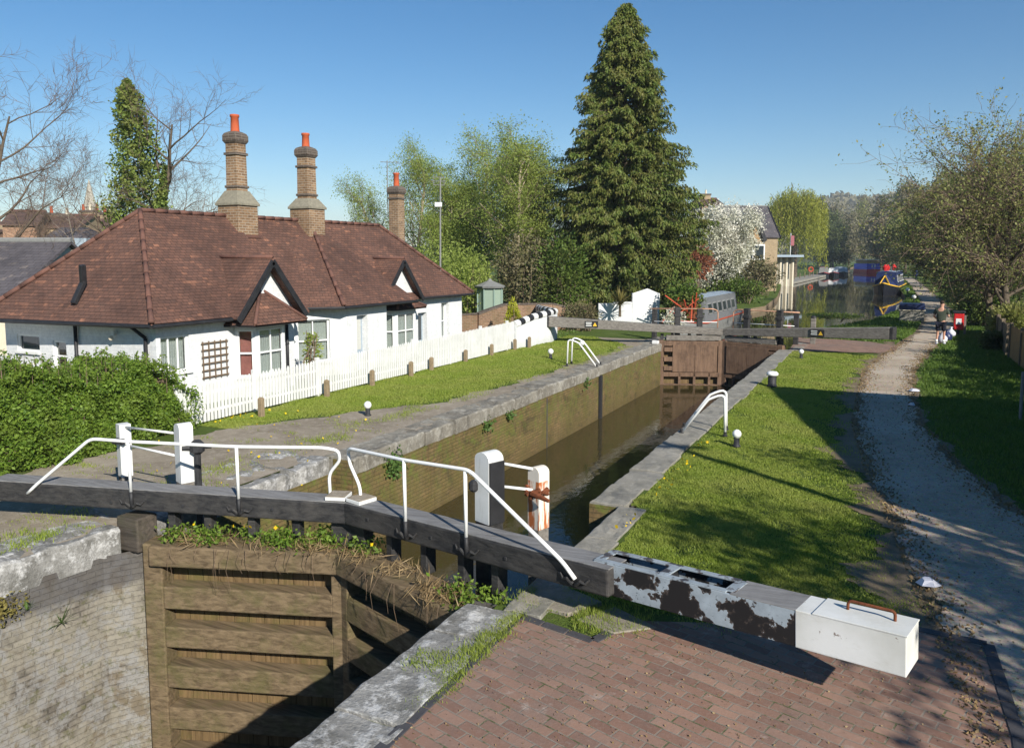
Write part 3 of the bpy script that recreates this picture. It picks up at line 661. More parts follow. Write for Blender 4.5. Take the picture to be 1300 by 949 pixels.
# slabs by the near right quoin
for i, (poly, lab) in enumerate(((((-3.3, 7.02), (-2.72, 6.95), (-2.5, 7.35), (-3.1, 7.6)), 'worn concrete slab between the grass tufts nearest the lock edge'), (((-2.6, 6.88), (-2.2, 6.75), (-1.85, 7.05), (-2.35, 7.3)), 'worn concrete slab beside the step in the brick paving edge'), (((-3.0, 7.75), (-2.2, 7.5), (-1.7, 7.8), (-2.6, 8.1)), 'concrete slab shaded under the right balance beam'))):
    q = MB(); q.prism(list(poly), -.05, .018, 'concrete_slab'); tag(q.build('paving_slab', bevel=.01), lab, 'slab', 'concrete slabs by the lower gate')
# ================================================================== NEAR (LOWER) GATES
MIT = Vector((-6.03, 7.9, 0))
def bend_rail(parent, pts, r, mat='white_metal', name='handrail'):
    P_ = [Vector(p) for p in pts]; out = [P_[0]]
    for i in range(1, len(P_)-1):
        a, b_, c = P_[i-1], P_[i], P_[i+1]; k = min(.09, (b_-a).length*.4, (c-b_).length*.4)
        p, s_ = b_+(a-b_).normalized()*k, b_+(c-b_).normalized()*k
        for t in (0, .25, .5, .75, 1): out.append(p*(1-t)**2+b_*2*t*(1-t)+s_*t*t)
    out.append(P_[-1]); q = MB(); q.tube(out, r, 8, mat); return q.build(name, parent=parent, smooth=True)
def near_gate(side):
    """side -1: cottage side leaf, +1: towpath side leaf"""
    lab = 'near timber gate leaf on the cottage side under a plain black balance beam' if side < 0 else 'near timber gate leaf whose long black balance beam ends in a white box'
    T = thing('lock_gate', lab, 'lock gate', (MIT.x+side*.05, MIT.y, -.4))
    ang = R(19) if side < 0 else R(20); d = Vector((side*math.cos(ang), -math.sin(ang), 0)); n = Vector((-d.y, d.x, 0)) * (1 if side > 0 else -1)
    # n points upstream (+y)
    if n.y < 0: n = -n
    o0 = MIT+d*.07-n*.1; L = 2.52
    P_ = lambda s, z, k=0.: o0+d*s+n*k+Vector((0, 0, z))
    # posts
    q = MB(); q.obox(P_(.02, -2.55, .02), d*.13, n*.17, (0, 0, 2.4), 'gate_timber'); q.build('mitre_post', parent=T, bevel=.02)
    q = MB(); q.obox(P_(L, -2.55, .02), d*.13, n*.17, (0, 0, 2.4), 'gate_timber'); q.build('heel_post', parent=T, bevel=.02)
    q = MB(); q.obox(P_(L/2, -.28, -.0), d*(L/2-.0), n*.24, (0, 0, .135), 'gate_timber'); q.build('top_rail', parent=T, bevel=.025)
    for zc, hh in ((-.86, .15), (-1.39, .14), (-1.93, .15), (-2.5, .15), (-3.1, .15), (-3.8, .15)):
        q = MB(); q.obox(P_(L/2, zc, -.02), d*(L/2-.13), n*.13, (0, 0, hh), 'gate_timber'); q.build('rail', parent=T, bevel=.018)
    q = MB(); k = 11
    for i in range(k):
        q.obox(P_(.13+(L-.26)*(i+.5)/k, -2.5, .14), d*((L-.26)/k/2-.004), n*.03, (0, 0, 2.1), 'gate_plank')
    q.build('planking', parent=T, bevel=.004)
    # short posts that carry the beam over the top rail
    bt = lambda s: .31+ (.26*s/6.37 if side > 0 else .1*s/4.7)
    bang = R(18.0) if side < 0 else R(14.4); bd = Vector((side*math.cos(bang), -math.sin(bang), 0)); bn = Vector((-bd.y, bd.x, 0)); bn = bn if bn.y > 0 else -bn
    for s in (.12, .75, 1.35, 1.95, 2.45):
        p = MIT+bd*s; q = MB(); q.obox((p.x, p.y+.03, .04), bd*(.05 if s > .2 else .16), bn*.08, (0, 0, .2), 'black_timber'); q.build('beam_support', parent=T, bevel=.008)
    # balance beam
    L1 = 4.95 if side < 0 else 3.95
    a = MIT+bd*.03+Vector((0, 0, .315)); b_ = MIT+bd*L1+Vector((0, 0, .315+(.1*L1/4.7 if side < 0 else .26*L1/6.37)))
    bm = MB(); bm.beam(a, b_, .34, .27, 'black_timber'); B = bm.build('balance_beam', parent=T, bevel=.022)
    q = MB(); q.beam(a+Vector((0, 0, .137)), b_+Vector((0, 0, .137)), .318, .012, 'beam_top'); q.build('beam_cap', parent=B, bevel=.004)
    # bolts and iron straps on the beam face
    for s in ((.5, 1.6, 2.7, 3.4) if side > 0 else (1.0, 2.2, 3.2)):
        p = MIT+bd*s-bn*.17+Vector((0, 0, .33+.03*s*(side > 0))); q = MB(); q.obox(p, bd*.018, bn*.012, (0, 0, .018), 'black_iron'); q.build('bolt', parent=B, bevel=.005)
    zt = lambda s: .315+(.1*s/4.7 if side < 0 else .26*s/6.37)
    Rr = .0215
    rl = lambda s, h, k=-.19: MIT+bd*s+bn*k+Vector((0, 0, zt(s)+h))
    if side < 0:
        bend_rail(T, [rl(.32, -.05, .1), rl(.34, .42, .1), rl(.17, .62, .05), rl(.17, .76, .0), rl(.34, .8, -.05), rl(1.45, .79, -.2), rl(2.9, .78, -.2), rl(3.42, .79, -.2), rl(4.25, .12, -.19), rl(4.38, .0, -.185)], Rr)
        ups = (1.43, 2.9)
    else:
        bend_rail(T, [rl(.1, -.05, .05), rl(.1, .3, .05), rl(-.04, .6, .0), rl(-.04, .76, -.02), rl(.08, .82, -.08), rl(1.2, .84, -.2), rl(2.22, .86, -.2), rl(3.45, .12, -.2), rl(3.6, -.02, -.2)], Rr)
        ups = (1.2, 2.16)
    for s in ups:
        q = MB(); q.tube([rl(s, .78 if side < 0 else .84, -.2), rl(s, .1, -.19)], .021, 8, 'white_metal'); q.tube([rl(s, .12, -.19), rl(s, -.1, -.185)], .024, 8, 'black_iron')
        q.build('rail_post', parent=T, smooth=True)
    # knotted iron brackets where posts meet the beam
    for s in (ups if side < 0 else ups+(3.58,)):
        for w in (-1, 1):
            q = MB(); q.tube([rl(s+w*.02, -.08, -.185), rl(s+w*.08, -.03, -.2), rl(s+w*.13, -.045, -.195), rl(s+w*.17, .0, -.18)], [.022, .018, .014, .01], 6, 'black_timber'); q.build('bracket', parent=T)
    # step pads at the mitre
    c = MIT+bd*.18+Vector((0, 0, .49)); q = MB(); q.obox(c, bd*.13, bn*.14, (0, 0, .022), 'white_paint'); S = q.build('step_pad', parent=T, bevel=.006)
    q = MB(); q.obox(c+Vector((0, 0, .026)), bd*.122, bn*.132, (0, 0, .006), 'worn_concrete'); q.build('grip', parent=S)
    if side > 0:   # riveted steel tail with open top troughs and the white counterweight box
        e = lambda s, z, k=0.: MIT+bd*s+bn*k+Vector((0, 0, zt(s)+z))
        s0, s1, s2 = 3.72, 5.66, 6.48; hw = .165; off = .11
        q = MB()
        for k in (-hw, hw): q.beam(e(s0, 0, k+off), e(s1, 0, k+off), .02, .3, 'peeling_paint')
        q.beam(e(s0, -.14, off), e(s1, -.14, off), hw*2, .02, 'peeling_paint')
        for ss in (s0+.01, s0+.72, s1-.6): q.beam(e(ss-.012, 0, off), e(ss+.012, 0, off), hw*2, .29, 'black_paint')
        S = q.build('steel_tail', parent=T, bevel=.004)
        q = MB()
        for k in (-hw, hw): q.beam(e(s0, .155, k*.82+off), e(s1-.6, .155, k*.82+off), .07, .014, 'peeling_edge')
        for ss, w in ((s0+.04, .09), (s0+.72, .1), (s1-.58, .1)): q.beam(e(ss-w/2, .157, off), e(ss+w/2, .157, off), hw*2-.06, .012, 'peeling_edge')
        q.beam(e(s1-.56, .151, off), e(s1, .151, off), hw*2+.02, .012, 'beam_top')
        q.build('top_flange', parent=S, bevel=.003)
        q = MB(); q.beam(e(s0+.02, -.11, off), e(s1-.6, -.11, off), hw*2-.03, .01, 'black_paint'); q.build('trough_floor', parent=S)
        q = MB(); q.beam(e(s1, .002, off), e(s2, .002, off), hw*2+.03, .31, 'chipped_white'); Bx = q.build('counterweight_box', parent=T, bevel=.007)
        q = MB(); q.beam(e(s1+.13, .16, off), e(s2, .16, off), hw*2+.036, .012, 'chipped_white'); q.build('box_lid', parent=Bx, bevel=.003)
        bend_rail(Bx, [e(s1+.33, .15, off+.05), e(s1+.33, .24, off+.05), e(s1+.68, .24, off+.04), e(s1+.68, .15, off+.04)], .012, 'rusty', 'lifting_handle')
    return T
near_gate(-1); near_gate(1)
def paddle_post(label, x, y, z0, z1, w, split, white, lower, dome=True, ax=None, face=None, name='paddle_post', group=None):
    """timber post: painted upper part, dark foot, domed top"""
    T = thing(name, label, 'post', (x, y, z0), group)
    a = R(-22) if ax is None else ax; d = Vector((math.cos(a), math.sin(a), 0)); n = Vector((-d.y, d.x, 0))
    q = MB(); q.obox((x, y, (z0+split)/2), d*w/2, n*w*.45, (0, 0, (split-z0)/2), lower); q.build('foot', parent=T, bevel=.01)
    q = MB(); N = 8; pr_ = [(-w/2, split), (w/2, split)]+([(w/2*math.cos(t*math.pi/N), z1-w*.35+w*.35*math.sin(t*math.pi/N)) for t in range(N+1)] if dome else [(w/2, z1), (-w/2, z1)])
    vs = []
    for k in (-1, 1): vs += [Vector((x, y, 0))+d*s+n*w*.46*k+Vector((0, 0, z)) for s, z in pr_]
    m_ = len(pr_); fs = [tuple(range(m_)), tuple(range(2*m_-1, m_-1, -1))]+[(i, m_+i, m_+(i+1) % m_, (i+1) % m_) for i in range(m_)]
    mb = MB(); mb.add(vs, fs[:1], white); mb.add(vs, fs[1:2], white); mb.add(vs, fs[2:], white)
    S = mb.build('shaft', parent=T, bevel=.008)
    if face:
        q = MB(); q.obox(Vector((x, y, (split+z1-w*.42)/2))+d*(w/2+.012), d*.014, n*w*.44, (0, 0, (z1-w*.42-split)/2), face); q.build('iron_plate', parent=T, bevel=.003)
    return T
pA = paddle_post('tall white round-topped paddle post standing behind the cottage side beam', -8.62, 7.6, -.5, 1.26, .2, .44, 'white_paint', 'grey_timber')
q = MB(); q.tube([(-8.42, 7.64, -.3), (-8.42, 7.64, .95)], .045, 10, 'black_iron'); q.lathe((-8.42, 7.64, .84), [(.05, 0), (.1, .04), (.1, .14), (.05, .19)], 10, 'black_iron'); q.tube([(-8.55, 7.5, .93), (-8.3, 7.78, .93)], .03, 8, 'black_iron'); q.build('paddle_gear', parent=pA, smooth=False)
pB = paddle_post('short white post left of the tall paddle post, with a dark spindle through it', -9.97, 7.72, 0, 1.1, .17, .33, 'white_paint', 'grey_timber', False)
q = MB(); q.tube([(-10.2, 7.55, .88), (-9.82, 7.6, .86)], [.012, .035], 8, 'black_iron'); q.obox((-9.94, 7.6, .87), (.08, 0, 0), (0, .05, 0), (0, 0, .035), 'black_iron'); q.build('spindle', parent=pB, bevel=.006)
R1 = thing('guard_rail', 'pair of white pipes joining the two white posts on the cottage side', 'railing', (-9.2, 7.7, 0))
for z0, z1, m_ in ((1.06, 1.1, 'chipped_white'), (.8, .78, 'white_metal')):
    q = MB(); q.tube([(-9.94, 7.7, z0), (-8.68, 7.6, z1)], .017, 8, m_); q.build('pipe', parent=R1, smooth=True)
pC = paddle_post('broad white round-topped paddle post with a black iron side behind the towpath side beam', -4.0, 7.75, -.5, 1.33, .24, .52, 'white_paint', 'black_timber', face='black_paint')
q = MB(); q.lathe((-4.16, 7.68, .86), [(.03, 0), (.06, .03), (.06, .1), (.03, .13)], 10, 'black_iron'); q.build('paddle_gear', parent=pC)
pD = paddle_post('rust-stained white post with corroded gear lashed round it beside the lock chamber', -3.52, 8.05, -.3, 1.14, .18, .42, 'rust_stained_white', 'grey_timber', True)
q = MB(); r_ = random.Random(5)
for i in range(9):
    t = i*.7; q.tube([(-3.52+.13*math.cos(t), 8.0+.13*math.sin(t), .86+r_.uniform(-.05, .06)), (-3.52+.13*math.cos(t+1.2), 8.0+.13*math.sin(t+1.2), .86+r_.uniform(-.05, .06))], r_.uniform(.018, .03), 6, 'rusty')
q.tube([(-3.52, 7.88, .87), (-3.28, 7.78, .84)], [.04, .02], 7, 'rusty'); q.build('corroded_gear', parent=pD)
R2 = thing('guard_rail', 'pair of white pipes between the broad post and the rust-stained post', 'railing', (-3.7, 7.9, 0))
for z0, z1 in ((1.2, 1.1), (.93, .86)):
    q = MB(); q.tube([(-3.9, 7.78, z0), (-3.5, 8.03, z1)], .017, 8, 'white_metal'); q.build('pipe', parent=R2, smooth=True)
# ================================================================== FAR (UPPER) GATES
M2 = Vector((-6.03, 32.5, 0))
def far_gate(side):
    T = thing('lock_gate', 'far gate leaf with brown panels and grey balance beam on the %s' % ('cottage side' if side < 0 else 'towpath side'), 'lock gate', (M2.x+side*.05, M2.y, -.3))
    ang = R(21) if side < 0 else R(19); d = Vector((side*math.cos(ang), -math.sin(ang), 0)); n = Vector((-d.y, d.x, 0)); n = n if n.y > 0 else -n
    L = 2.45; P_ = lambda s, z, k=0.: M2+d*(s+.05)+n*k+Vector((0, 0, z))
    for s, nm in ((.06, 'mitre_post'), (L, 'heel_post')):
        q = MB(); q.obox(P_(s, -1.8, 0), d*.11, n*.15, (0, 0, 1.95), 'gate_rust_plank'); q.build(nm, parent=T, bevel=.015)
    for z, h in ((.02, .1), (-1.25, .09), (-1.75, .1)):
        q = MB(); q.obox(P_(L/2, z, -.02), d*(L/2-.1), n*.13, (0, 0, h), 'gate_rust_plank'); q.build('rail', parent=T, bevel=.012)
    q = MB(); q.obox(P_(L/2, -2.5, .1), d*(L/2), n*.03, (0, 0, 2.5), 'gate_plank'); q.build('planking', parent=T)
    q = MB()
    for i in range(2): q.obox(P_(.2+(L-.65)*(i+.5)/2, -.58, -.17), d*((L-.65)/4-.006), n*.015, (0, 0, .56), 'gate_rust_plank')
    q.build('face_panel', parent=T, bevel=.006)
    q = MB()
    for z in (-.22, -.62, -1.0): q = MB(); q.obox(P_(L-.28, z, -.14), d*.17, n*.05, (0, 0, .09), 'gate_rust_plank'); q.build('side_rung', parent=T, bevel=.01)
    for s in (.5, 1.1, 1.7): q = MB(); q.obox(P_(s, -1.5, -.1), d*.05, n*.05, (0, 0, .35), 'gate_rust_plank'); q.build('frame_post', parent=T, bevel=.01)
    Lb = 7.1 if side < 0 else 6.5; rise = .38
    a = M2+d*.04+Vector((0, 0, .5)); b_ = M2+d*Lb+Vector((0, 0, .5+rise))
    q = MB(); q.beam(a, b_, .3, .26, 'grey_timber', h1=.42, w1=.36); B = q.build('balance_beam', parent=T, bevel=.02)
    q = MB(); q.beam(b_, b_+d*.12, .37, .43, 'black_timber'); q.build('beam_end', parent=B, bevel=.02)
    q = MB(); q.obox(P_(1.15, .25, .02), d*1.1, n*.1, (0, 0, .1), 'grey_timber'); q.build('upper_rail', parent=T, bevel=.012)
    for s in (.2, 1.3, 2.4):
        q = MB(); q.obox(P_(s, .2, .1), d*.06, n*.05, (0, 0, .2), 'black_timber'); q.build('beam_support', parent=T)
    # paddle standards and rails
    for s, h in ((1.75, 1.42), (.85, 1.36)) if side < 0 else ((.75, 1.42), (2.15, 1.42)):
        q = MB(); q.obox(P_(s, h/2, .42), d*.11, n*.1, (0, 0, h/2+.05), 'black_timber'); q.obox(P_(s, h*.8, .42), d*.15, n*.12, (0, 0, .06), 'black_timber'); q.build('paddle_standard', parent=T, bevel=.015)
    bend_rail(T, [P_(.1, .4, .5), P_(.1, 1.32, .5), P_(.3, 1.4, .5), P_(2.9, 1.4, .5)], .024, 'rust_pale')
    bend_rail(T, [P_(.12, .85, .5), P_(2.7, .87, .5)], .016)
    # warning sign: black plate, white lines of writing, yellow triangle
    s = 5.35 if side < 0 else 3.95; zc = .5+rise*s/Lb; c = M2+d*s-n*.185+Vector((0, 0, zc))
    q = MB(); q.obox(c, d*.27, n*.01, (0, 0, .13), 'black_paint'); Sg = q.build('warning_sign', parent=T)
    q = MB(); rt = d if side > 0 else -d
    for j in range(3): q.obox(c-rt*.11-n*.013+Vector((0, 0, .07-.065*j)), rt*(.12-.012*(j % 2)), n*.003, (0, 0, .016), 'white_paint')
    q.build('lettering', parent=Sg)
    q = MB(); cc = c+rt*.14-n*.014; q.add([cc-rt*.085+Vector((0, 0, -.075)), cc+rt*.085+Vector((0, 0, -.075)), cc+Vector((0, 0, .08))], [(0, 1, 2)], 'yellow_paint'); q.build('triangle', parent=Sg)
far_gate(-1); far_gate(1)
for i, (u, v0, v1, w, lab) in enumerate(((848, 391, 418, 11, 'leftmost of the black posts on the cottage side of the top gate'), (986, 392, 425, 14, 'black post with rails at the towpath end of the top gate'), (1003, 398, 425, 12, 'short round-topped grey post right of the top gate rails'))):
    p = gx(u, 424, -9.1 if u < 900 else (-3.6 if u < 1000 else -2.9)); p.y = 33.6 if u < 1000 else 34.2
    D = 31.; x = (-9.2, -3.35, -2.75)[i]; top = (1.25, 1.28, 1.05)[i]
    T = thing('gate_post', lab, 'post', (x, p.y, 0)); q = MB(); q.obox((x, p.y, top/2-.02), (.1, 0, 0), (0, .1, 0), (0, 0, top/2+.02), 'black_timber' if i < 2 else 'grey_timber'); q.build('shaft', parent=T, bevel=.02)
    q = MB(); q.lathe((x, p.y, top-.02), [(.1, 0), (.12, .03), (.09, .1), (.03, .13)], 10, 'black_timber'); q.build('cap', parent=T)
# overflow frames etc: white edge block at left far quoin
q = MB(); q.box(-8.6, -8.34, 31.05, 31.25, .03, .16, 'white_paint'); tag(q.build('marker_block', bevel=.02), 'small white painted block on the coping by the upper gate', 'marker block')
# ================================================================== LADDER HOOPS, BOLLARDS
def hoops(label, P0, foot, L, Wd, H, ang):
    """two parallel bent tubes: steep landward side, sloping lock side"""
    T = thing('ladder_handrail', label, 'handrail', P0, 'white ladder handrails'); a = R(ang)
    d = Vector((math.cos(a), math.sin(a), 0)); n = Vector((-d.y, d.x, 0)); P0 = Vector(P0)
    for k in (-Wd/2, Wd/2):
        pts = [P0+n*k, P0+n*k+d*L*.5+Vector((0, 0, H*.72))]
        for t in (.0, .2, .4, .6, .8, 1.): 
            pts.append(P0+n*k+d*(L*.62+L*.38*math.sin(t*math.pi/2))+Vector((0, 0, H*.88+H*.12*math.sin(min(1, t*1.6)*math.pi/2)-H*.2*max(0, t-.55)**1.2)))
        pts.append(P0+n*k+d*(L*1.03)); q = MB(); q.tube(pts, .026, 10, 'white_metal'); q.build('hoop', parent=T, smooth=True)
        for e in (P0+n*k, P0+n*k+d*L*1.03):
            q = MB(); q.lathe(e-Vector((0, 0, .01)), [(.05, 0), (.05, .02), (.034, .03), (.034, .09)], 10, 'black_iron'); q.build('socket', parent=T)
hoops('white tubular ladder handrails on the towpath side of the chamber', (-3.68, 15.75, .01), 0, .82, .58, .8, 8)
hoops('white tubular ladder handrails on the cottage side of the chamber', (XL-.12, ly-.75, .01), 0, -.95, .62, .85, 8)
def ball_bollard(label, p, h=.3, r=.085):
    T = thing('mooring_bollard', label, 'bollard', p, 'ball-topped mooring bollards')
    q = MB(); q.lathe(p, [(.075, -.02), (.075, .02), (.055, .03), (.05, h*.55)], 12, 'black_iron'); q.build('stem', parent=T, smooth=True)
    q = MB(); q.lathe(p, [(.04, h*.5)]+[(r*math.sin(t*math.pi/8), h*.5+r-r*math.cos(t*math.pi/8)) for t in range(1, 8)]+[(.01, h*.5+2*r)], 14, 'white_metal'); q.build('ball_head', parent=T, smooth=True)
ball_bollard('white ball bollard on the lawn just right of the towpath side ladder handrails', gz(935, 566), .29)
ball_bollard('white ball bollard on the grass before the far brick paving', gz(1017, 455), .32)
ball_bollard('white ball bollard on the worn path before the picket fence', gz(467, 527), .3)
ball_bollard('white ball bollard just left of the cottage side ladder handrails', gz(739, 444), .34, .1)
ball_bollard('white ball bollard on the middle of the cottage side lawn near the ladder handrails', gz(699, 455), .3, .1)
ball_bollard('small white bollard on the bank nearest the blue-topped planter', gz(1160, 384), .6, .16)
ball_bollard('small white bollard on the far bank by the moored narrowboat', gz(1152, 374), .6, .18)
p = gz(980, 490); T = thing('mushroom_bollard', 'stout dark bollard with a flat white top beside the chamber edge', 'bollard', p)
q = MB(); q.lathe(p, [(.14, -.02), (.13, .03), (.11, .06), (.11, .3)], 16, 'black_iron'); q.build('shaft', parent=T, smooth=True)
q = MB(); q.lathe(p, [(.11, .29), (.155, .31), (.16, .36), (.12, .4), (.04, .415)], 16, 'white_metal'); q.build('cap', parent=T, smooth=True)
p = gz(603, 470-25); 
# ================================================================== COTTAGE
H0 = thing('cottage', 'long white painted brick lock cottage with a red-brown tiled roof and tall brick chimneys', 'cottage', (-17.3, 18, -.3))
FX = -14.8
walls = MB()
def window(parent, p0, p1, s0, s1, z0, z1, depth, cols=2, rows=2, glassm='glass', curtain=None, name='window', fw=.05, sill=True):
    p0, p1 = Vector((*p0, 0)), Vector((*p1, 0)); d = (p1-p0).normalized(); n = Vector((d.y, -d.x, 0))
    Pq = lambda s, z, k: p0+d*s-n*k+Vector((0, 0, z)); up = Vector((0, 0, 1))
    q = MB(); k = depth-.03; cz = (z0+z1)/2; cs = (s0+s1)/2
    for s in (s0+fw/2, s1-fw/2): q.obox(Pq(s, cz, k), d*fw/2, n*.03, up*(z1-z0)/2, 'window_white')
    for z in (z0+fw/2, z1-fw/2): q.obox(Pq(cs, z, k), d*((s1-s0)/2-fw), n*.03, up*fw/2, 'window_white')
    for c in range(1, cols): q.obox(Pq(s0+(s1-s0)*c/cols, cz, k+.004), d*.015, n*.02, up*((z1-z0)/2-fw), 'window_white')
    for c in range(1, rows): q.obox(Pq(cs, z0+(z1-z0)*c/rows, k+.007), d*((s1-s0)/2-fw), n*.025, up*.022, 'window_white')
    Wn = q.build(name, parent=parent, bevel=.003)
    q = MB(); q.obox(Pq(cs, cz, k+.012), d*((s1-s0)/2-fw*.5), n*.002, up*((z1-z0)/2-fw*.5), glassm); q.build('pane', parent=Wn)
    if curtain:
        q = MB(); N = 22
        for i in range(N):
            a = s0+fw+(s1-s0-2*fw)*i/N; b_ = s0+fw+(s1-s0-2*fw)*(i+1)/N
            q.add([Pq(a, z0+fw, k+.07+.01*(i % 2)), Pq(b_, z0+fw, k+.07+.01*((i+1) % 2)), Pq(b_, z1-fw, k+.07+.01*((i+1) % 2)), Pq(a, z1-fw, k+.07+.01*(i % 2))], [(0, 1, 2, 3)], curtain)
        q.build('curtain', parent=Wn)
    if sill:
        q = MB(); q.obox(Pq(cs, z0-.03, .015), d*((s1-s0)/2+.04), n*.075, up*.026, 'white_paint'); q.build('sill', parent=Wn, bevel=.004)
    return Wn
EV = 2.0; ZB = -.35
# left end wall (faces -Y)
A0, A1 = (-20.2, 12.4), (FX, 12.4)
opL = [(.45, 1.32, 1.17, 1.6), (1.82, 2.32, .72, 1.5)]
wallpanel(walls, A0, A1, ZB, EV+.1, opL, .12, 'painted_brick')
# front wall with the net-curtained window
B0, B1 = (FX, 12.4), (FX, 14.55)
opF = [(.12, .93, .86, 1.71)]
wallpanel(walls, B0, B1, ZB, EV+.1, opF, .14, 'painted_brick')
# gabled bay section wall, with gable triangle
wallpanel(walls, (FX, 14.55), (FX, 16.95), ZB, EV+.05, [(.35, 1.75, .5, 1.75)], .14, 'painted_brick')
walls.add([(FX+.2, 14.45, 2.02), (FX+.2, 16.95, 2.02), (FX+.2, 15.7, 3.4)], [(0, 1, 2)], 'painted_brick')
walls.add([(FX, 16.95, ZB), (-15.75, 16.95, ZB), (-15.75, 16.95, EV+.1), (FX, 16.95, EV+.1)], [(0, 1, 2, 3)], 'painted_brick')
C0, C1 = (-16.0, 17.0), (FX, 19.3)
LC = (Vector(C1)-Vector(C0)).length
opC = [(LC-1.55, LC-.55, .42, 1.68)]
wallpanel(walls, C0, C1, ZB, EV+.1, opC, .16, 'painted_brick')
D0, D1 = (FX, 19.3), (FX, 21.4)
opD = [(.5, 1.05, -.1, 1.72)]
wallpanel(walls, D0, D1, ZB, EV+.1, opD, .3, 'painted_brick')
wallpanel(walls, (FX, 21.4), (-15.4, 21.9), ZB, EV+.1, [], .1, 'painted_brick')
E0, E1 = (-15.4, 21.9), (-15.4, 27.5)
opE = [(.25, 1.5, .4, 1.72), (2.35, 2.95, -.2, 1.5), (4.0, 4.55, .35, 1.78)]
wallpanel(walls, E0, E1, ZB, EV+.15, opE, .28, 'painted_brick')
wallpanel(walls, (-15.4, 27.5), (-19.2, 27.5), ZB, EV+.15, [], .1, 'painted_brick')
wallpanel(walls, (-20.2, 27.5), (-20.2, 12.4), ZB, EV+.1, [], .1, 'painted_brick')
walls.add([(-15.3, 21.7, 2.0), (-15.3, 24.2, 2.0), (-15.3, 22.9, 3.35)], [(0, 1, 2)], 'painted_brick')
walls.build('wall', parent=H0)
window(H0, A0, A1, *opL[0], .1, 1, 1, 'glass', None); window(H0, A0, A1, *opL[1], .1, 1, 2, 'glass_grey', None)
window(H0, B0, B1, *opF[0], .12, 3, 1, 'glass_grey', 'net_curtain')
window(H0, C0, C1, *opC[0], .14, 2, 2, 'glass_grey', 'net_curtain')
# doors and lights on the front
def door(parent, p0, p1, s0, s1, z0, z1, depth, mat, glazed):
    p0, p1 = Vector((*p0, 0)), Vector((*p1, 0)); d = (p1-p0).normalized(); n = Vector((d.y, -d.x, 0)); P_ = lambda s, z, k: p0+d*s-n*k+Vector((0, 0, z)); up = Vector((0, 0, 1))
    cs, cz = (s0+s1)/2, (z0+z1)/2; q = MB(); q.obox(P_(cs, cz, depth), d*(s1-s0)/2, n*.03, up*(z1-z0)/2, mat); D_ = q.build('door', parent=parent, bevel=.004)
    q = MB(); q.obox(P_(cs, z0+(z1-z0)*.66, depth-.034), d*(s1-s0)*.34, n*.004, up*(z1-z0)*.26, glazed); q.build('door_pane', parent=D_)
    q = MB(); q.obox(P_(s0+.06, cz-.1, depth-.05), d*.012, n*.03, up*.05, 'black_iron'); q.build('handle', parent=D_)
door(H0, D0, D1, *opD[0], .24, 'grey_blue', 'net_curtain')
door(H0, E0, E1, *opE[1], .22, 'grey_blue', 'glass')
window(H0, E0, E1, *opE[2], .22, 1, 2, 'glass_grey', 'net_curtain')
# canted bays with tiled hip hoods
def bay(y0, y1, x0, x1, z0, z1, hoodtop, hoodx, rh, y2, y3, curt):
    bw = MB(); c = .28
    pts = [(x0, y0), (x1, y0+c), (x1, y1-c), (x0, y1)]
    B_ = None; mb = MB(); ops = []
    for a, b_ in zip(pts, pts[1:]):
        L = (Vector(b_)-Vector(a)).length; op = [(.07, L-.07, z0+.05, z1-.1)]; ops.append((a, b_, op[0])); wallpanel(mb, a, b_, ZB, z1, op, .05, 'painted_brick')
    B_ = mb.build('bay', parent=H0)
    for i, (a, b_, op) in enumerate(ops): window(B_, a, b_, *op, .05, 1 if i != 1 else 2, 2, 'glass_grey', (curt or 'net_curtain') if i == 1 else 'pink_curtain' if curt else 'net_curtain', sill=True, fw=.045)
    hd = MB(); e0, e1 = (hoodx, y2), (hoodx, y3); ap = (x0, (y2+y3)/2+.0, hoodtop)
    l0, l1 = (x0-.02, y2-.0, rh), (x0-.02, y3, rh); f0, f1 = (hoodx, y2+.22, rh), (hoodx, y3-.22, rh); a2 = (x0+.12, (y2+y3)/2, hoodtop-.0)
    base = (x0-.02, (y2+y3)/2, hoodtop)
    hd.slab([f0, f1, a2], .05, 'roof_tile'); hd.slab([l0, f0, a2, base], .05, 'roof_tile'); hd.slab([f1, l1, base, a2], .05, 'roof_tile')
    hd.slab([(l0[0], l0[1], rh-.015), (f0[0], f0[1], rh-.015), (f1[0], f1[1], rh-.015), (l1[0], l1[1], rh-.015)], .05, 'black_paint')
    Hd = hd.build('bay_roof', parent=H0)
    q = MB()
    for e in (f0, f1): q.tube([Vector(a2)+Vector((0, 0, .02)), Vector(e)+Vector((0, 0, .02))], .045, 8, 'ridge_tile')
    q.build('hip_tiles', parent=H0 if 0 else Hd, smooth=True)
bay(14.75, 16.35, FX, -14.35, .45, 1.8, 2.68, -13.98, 1.86, 14.4, 16.75, 'net_curtain')
bay(21.95, 23.75, -15.4, -15.0, .35, 1.72, 2.2, -14.75, 1.8, 21.75, 24.0, '')
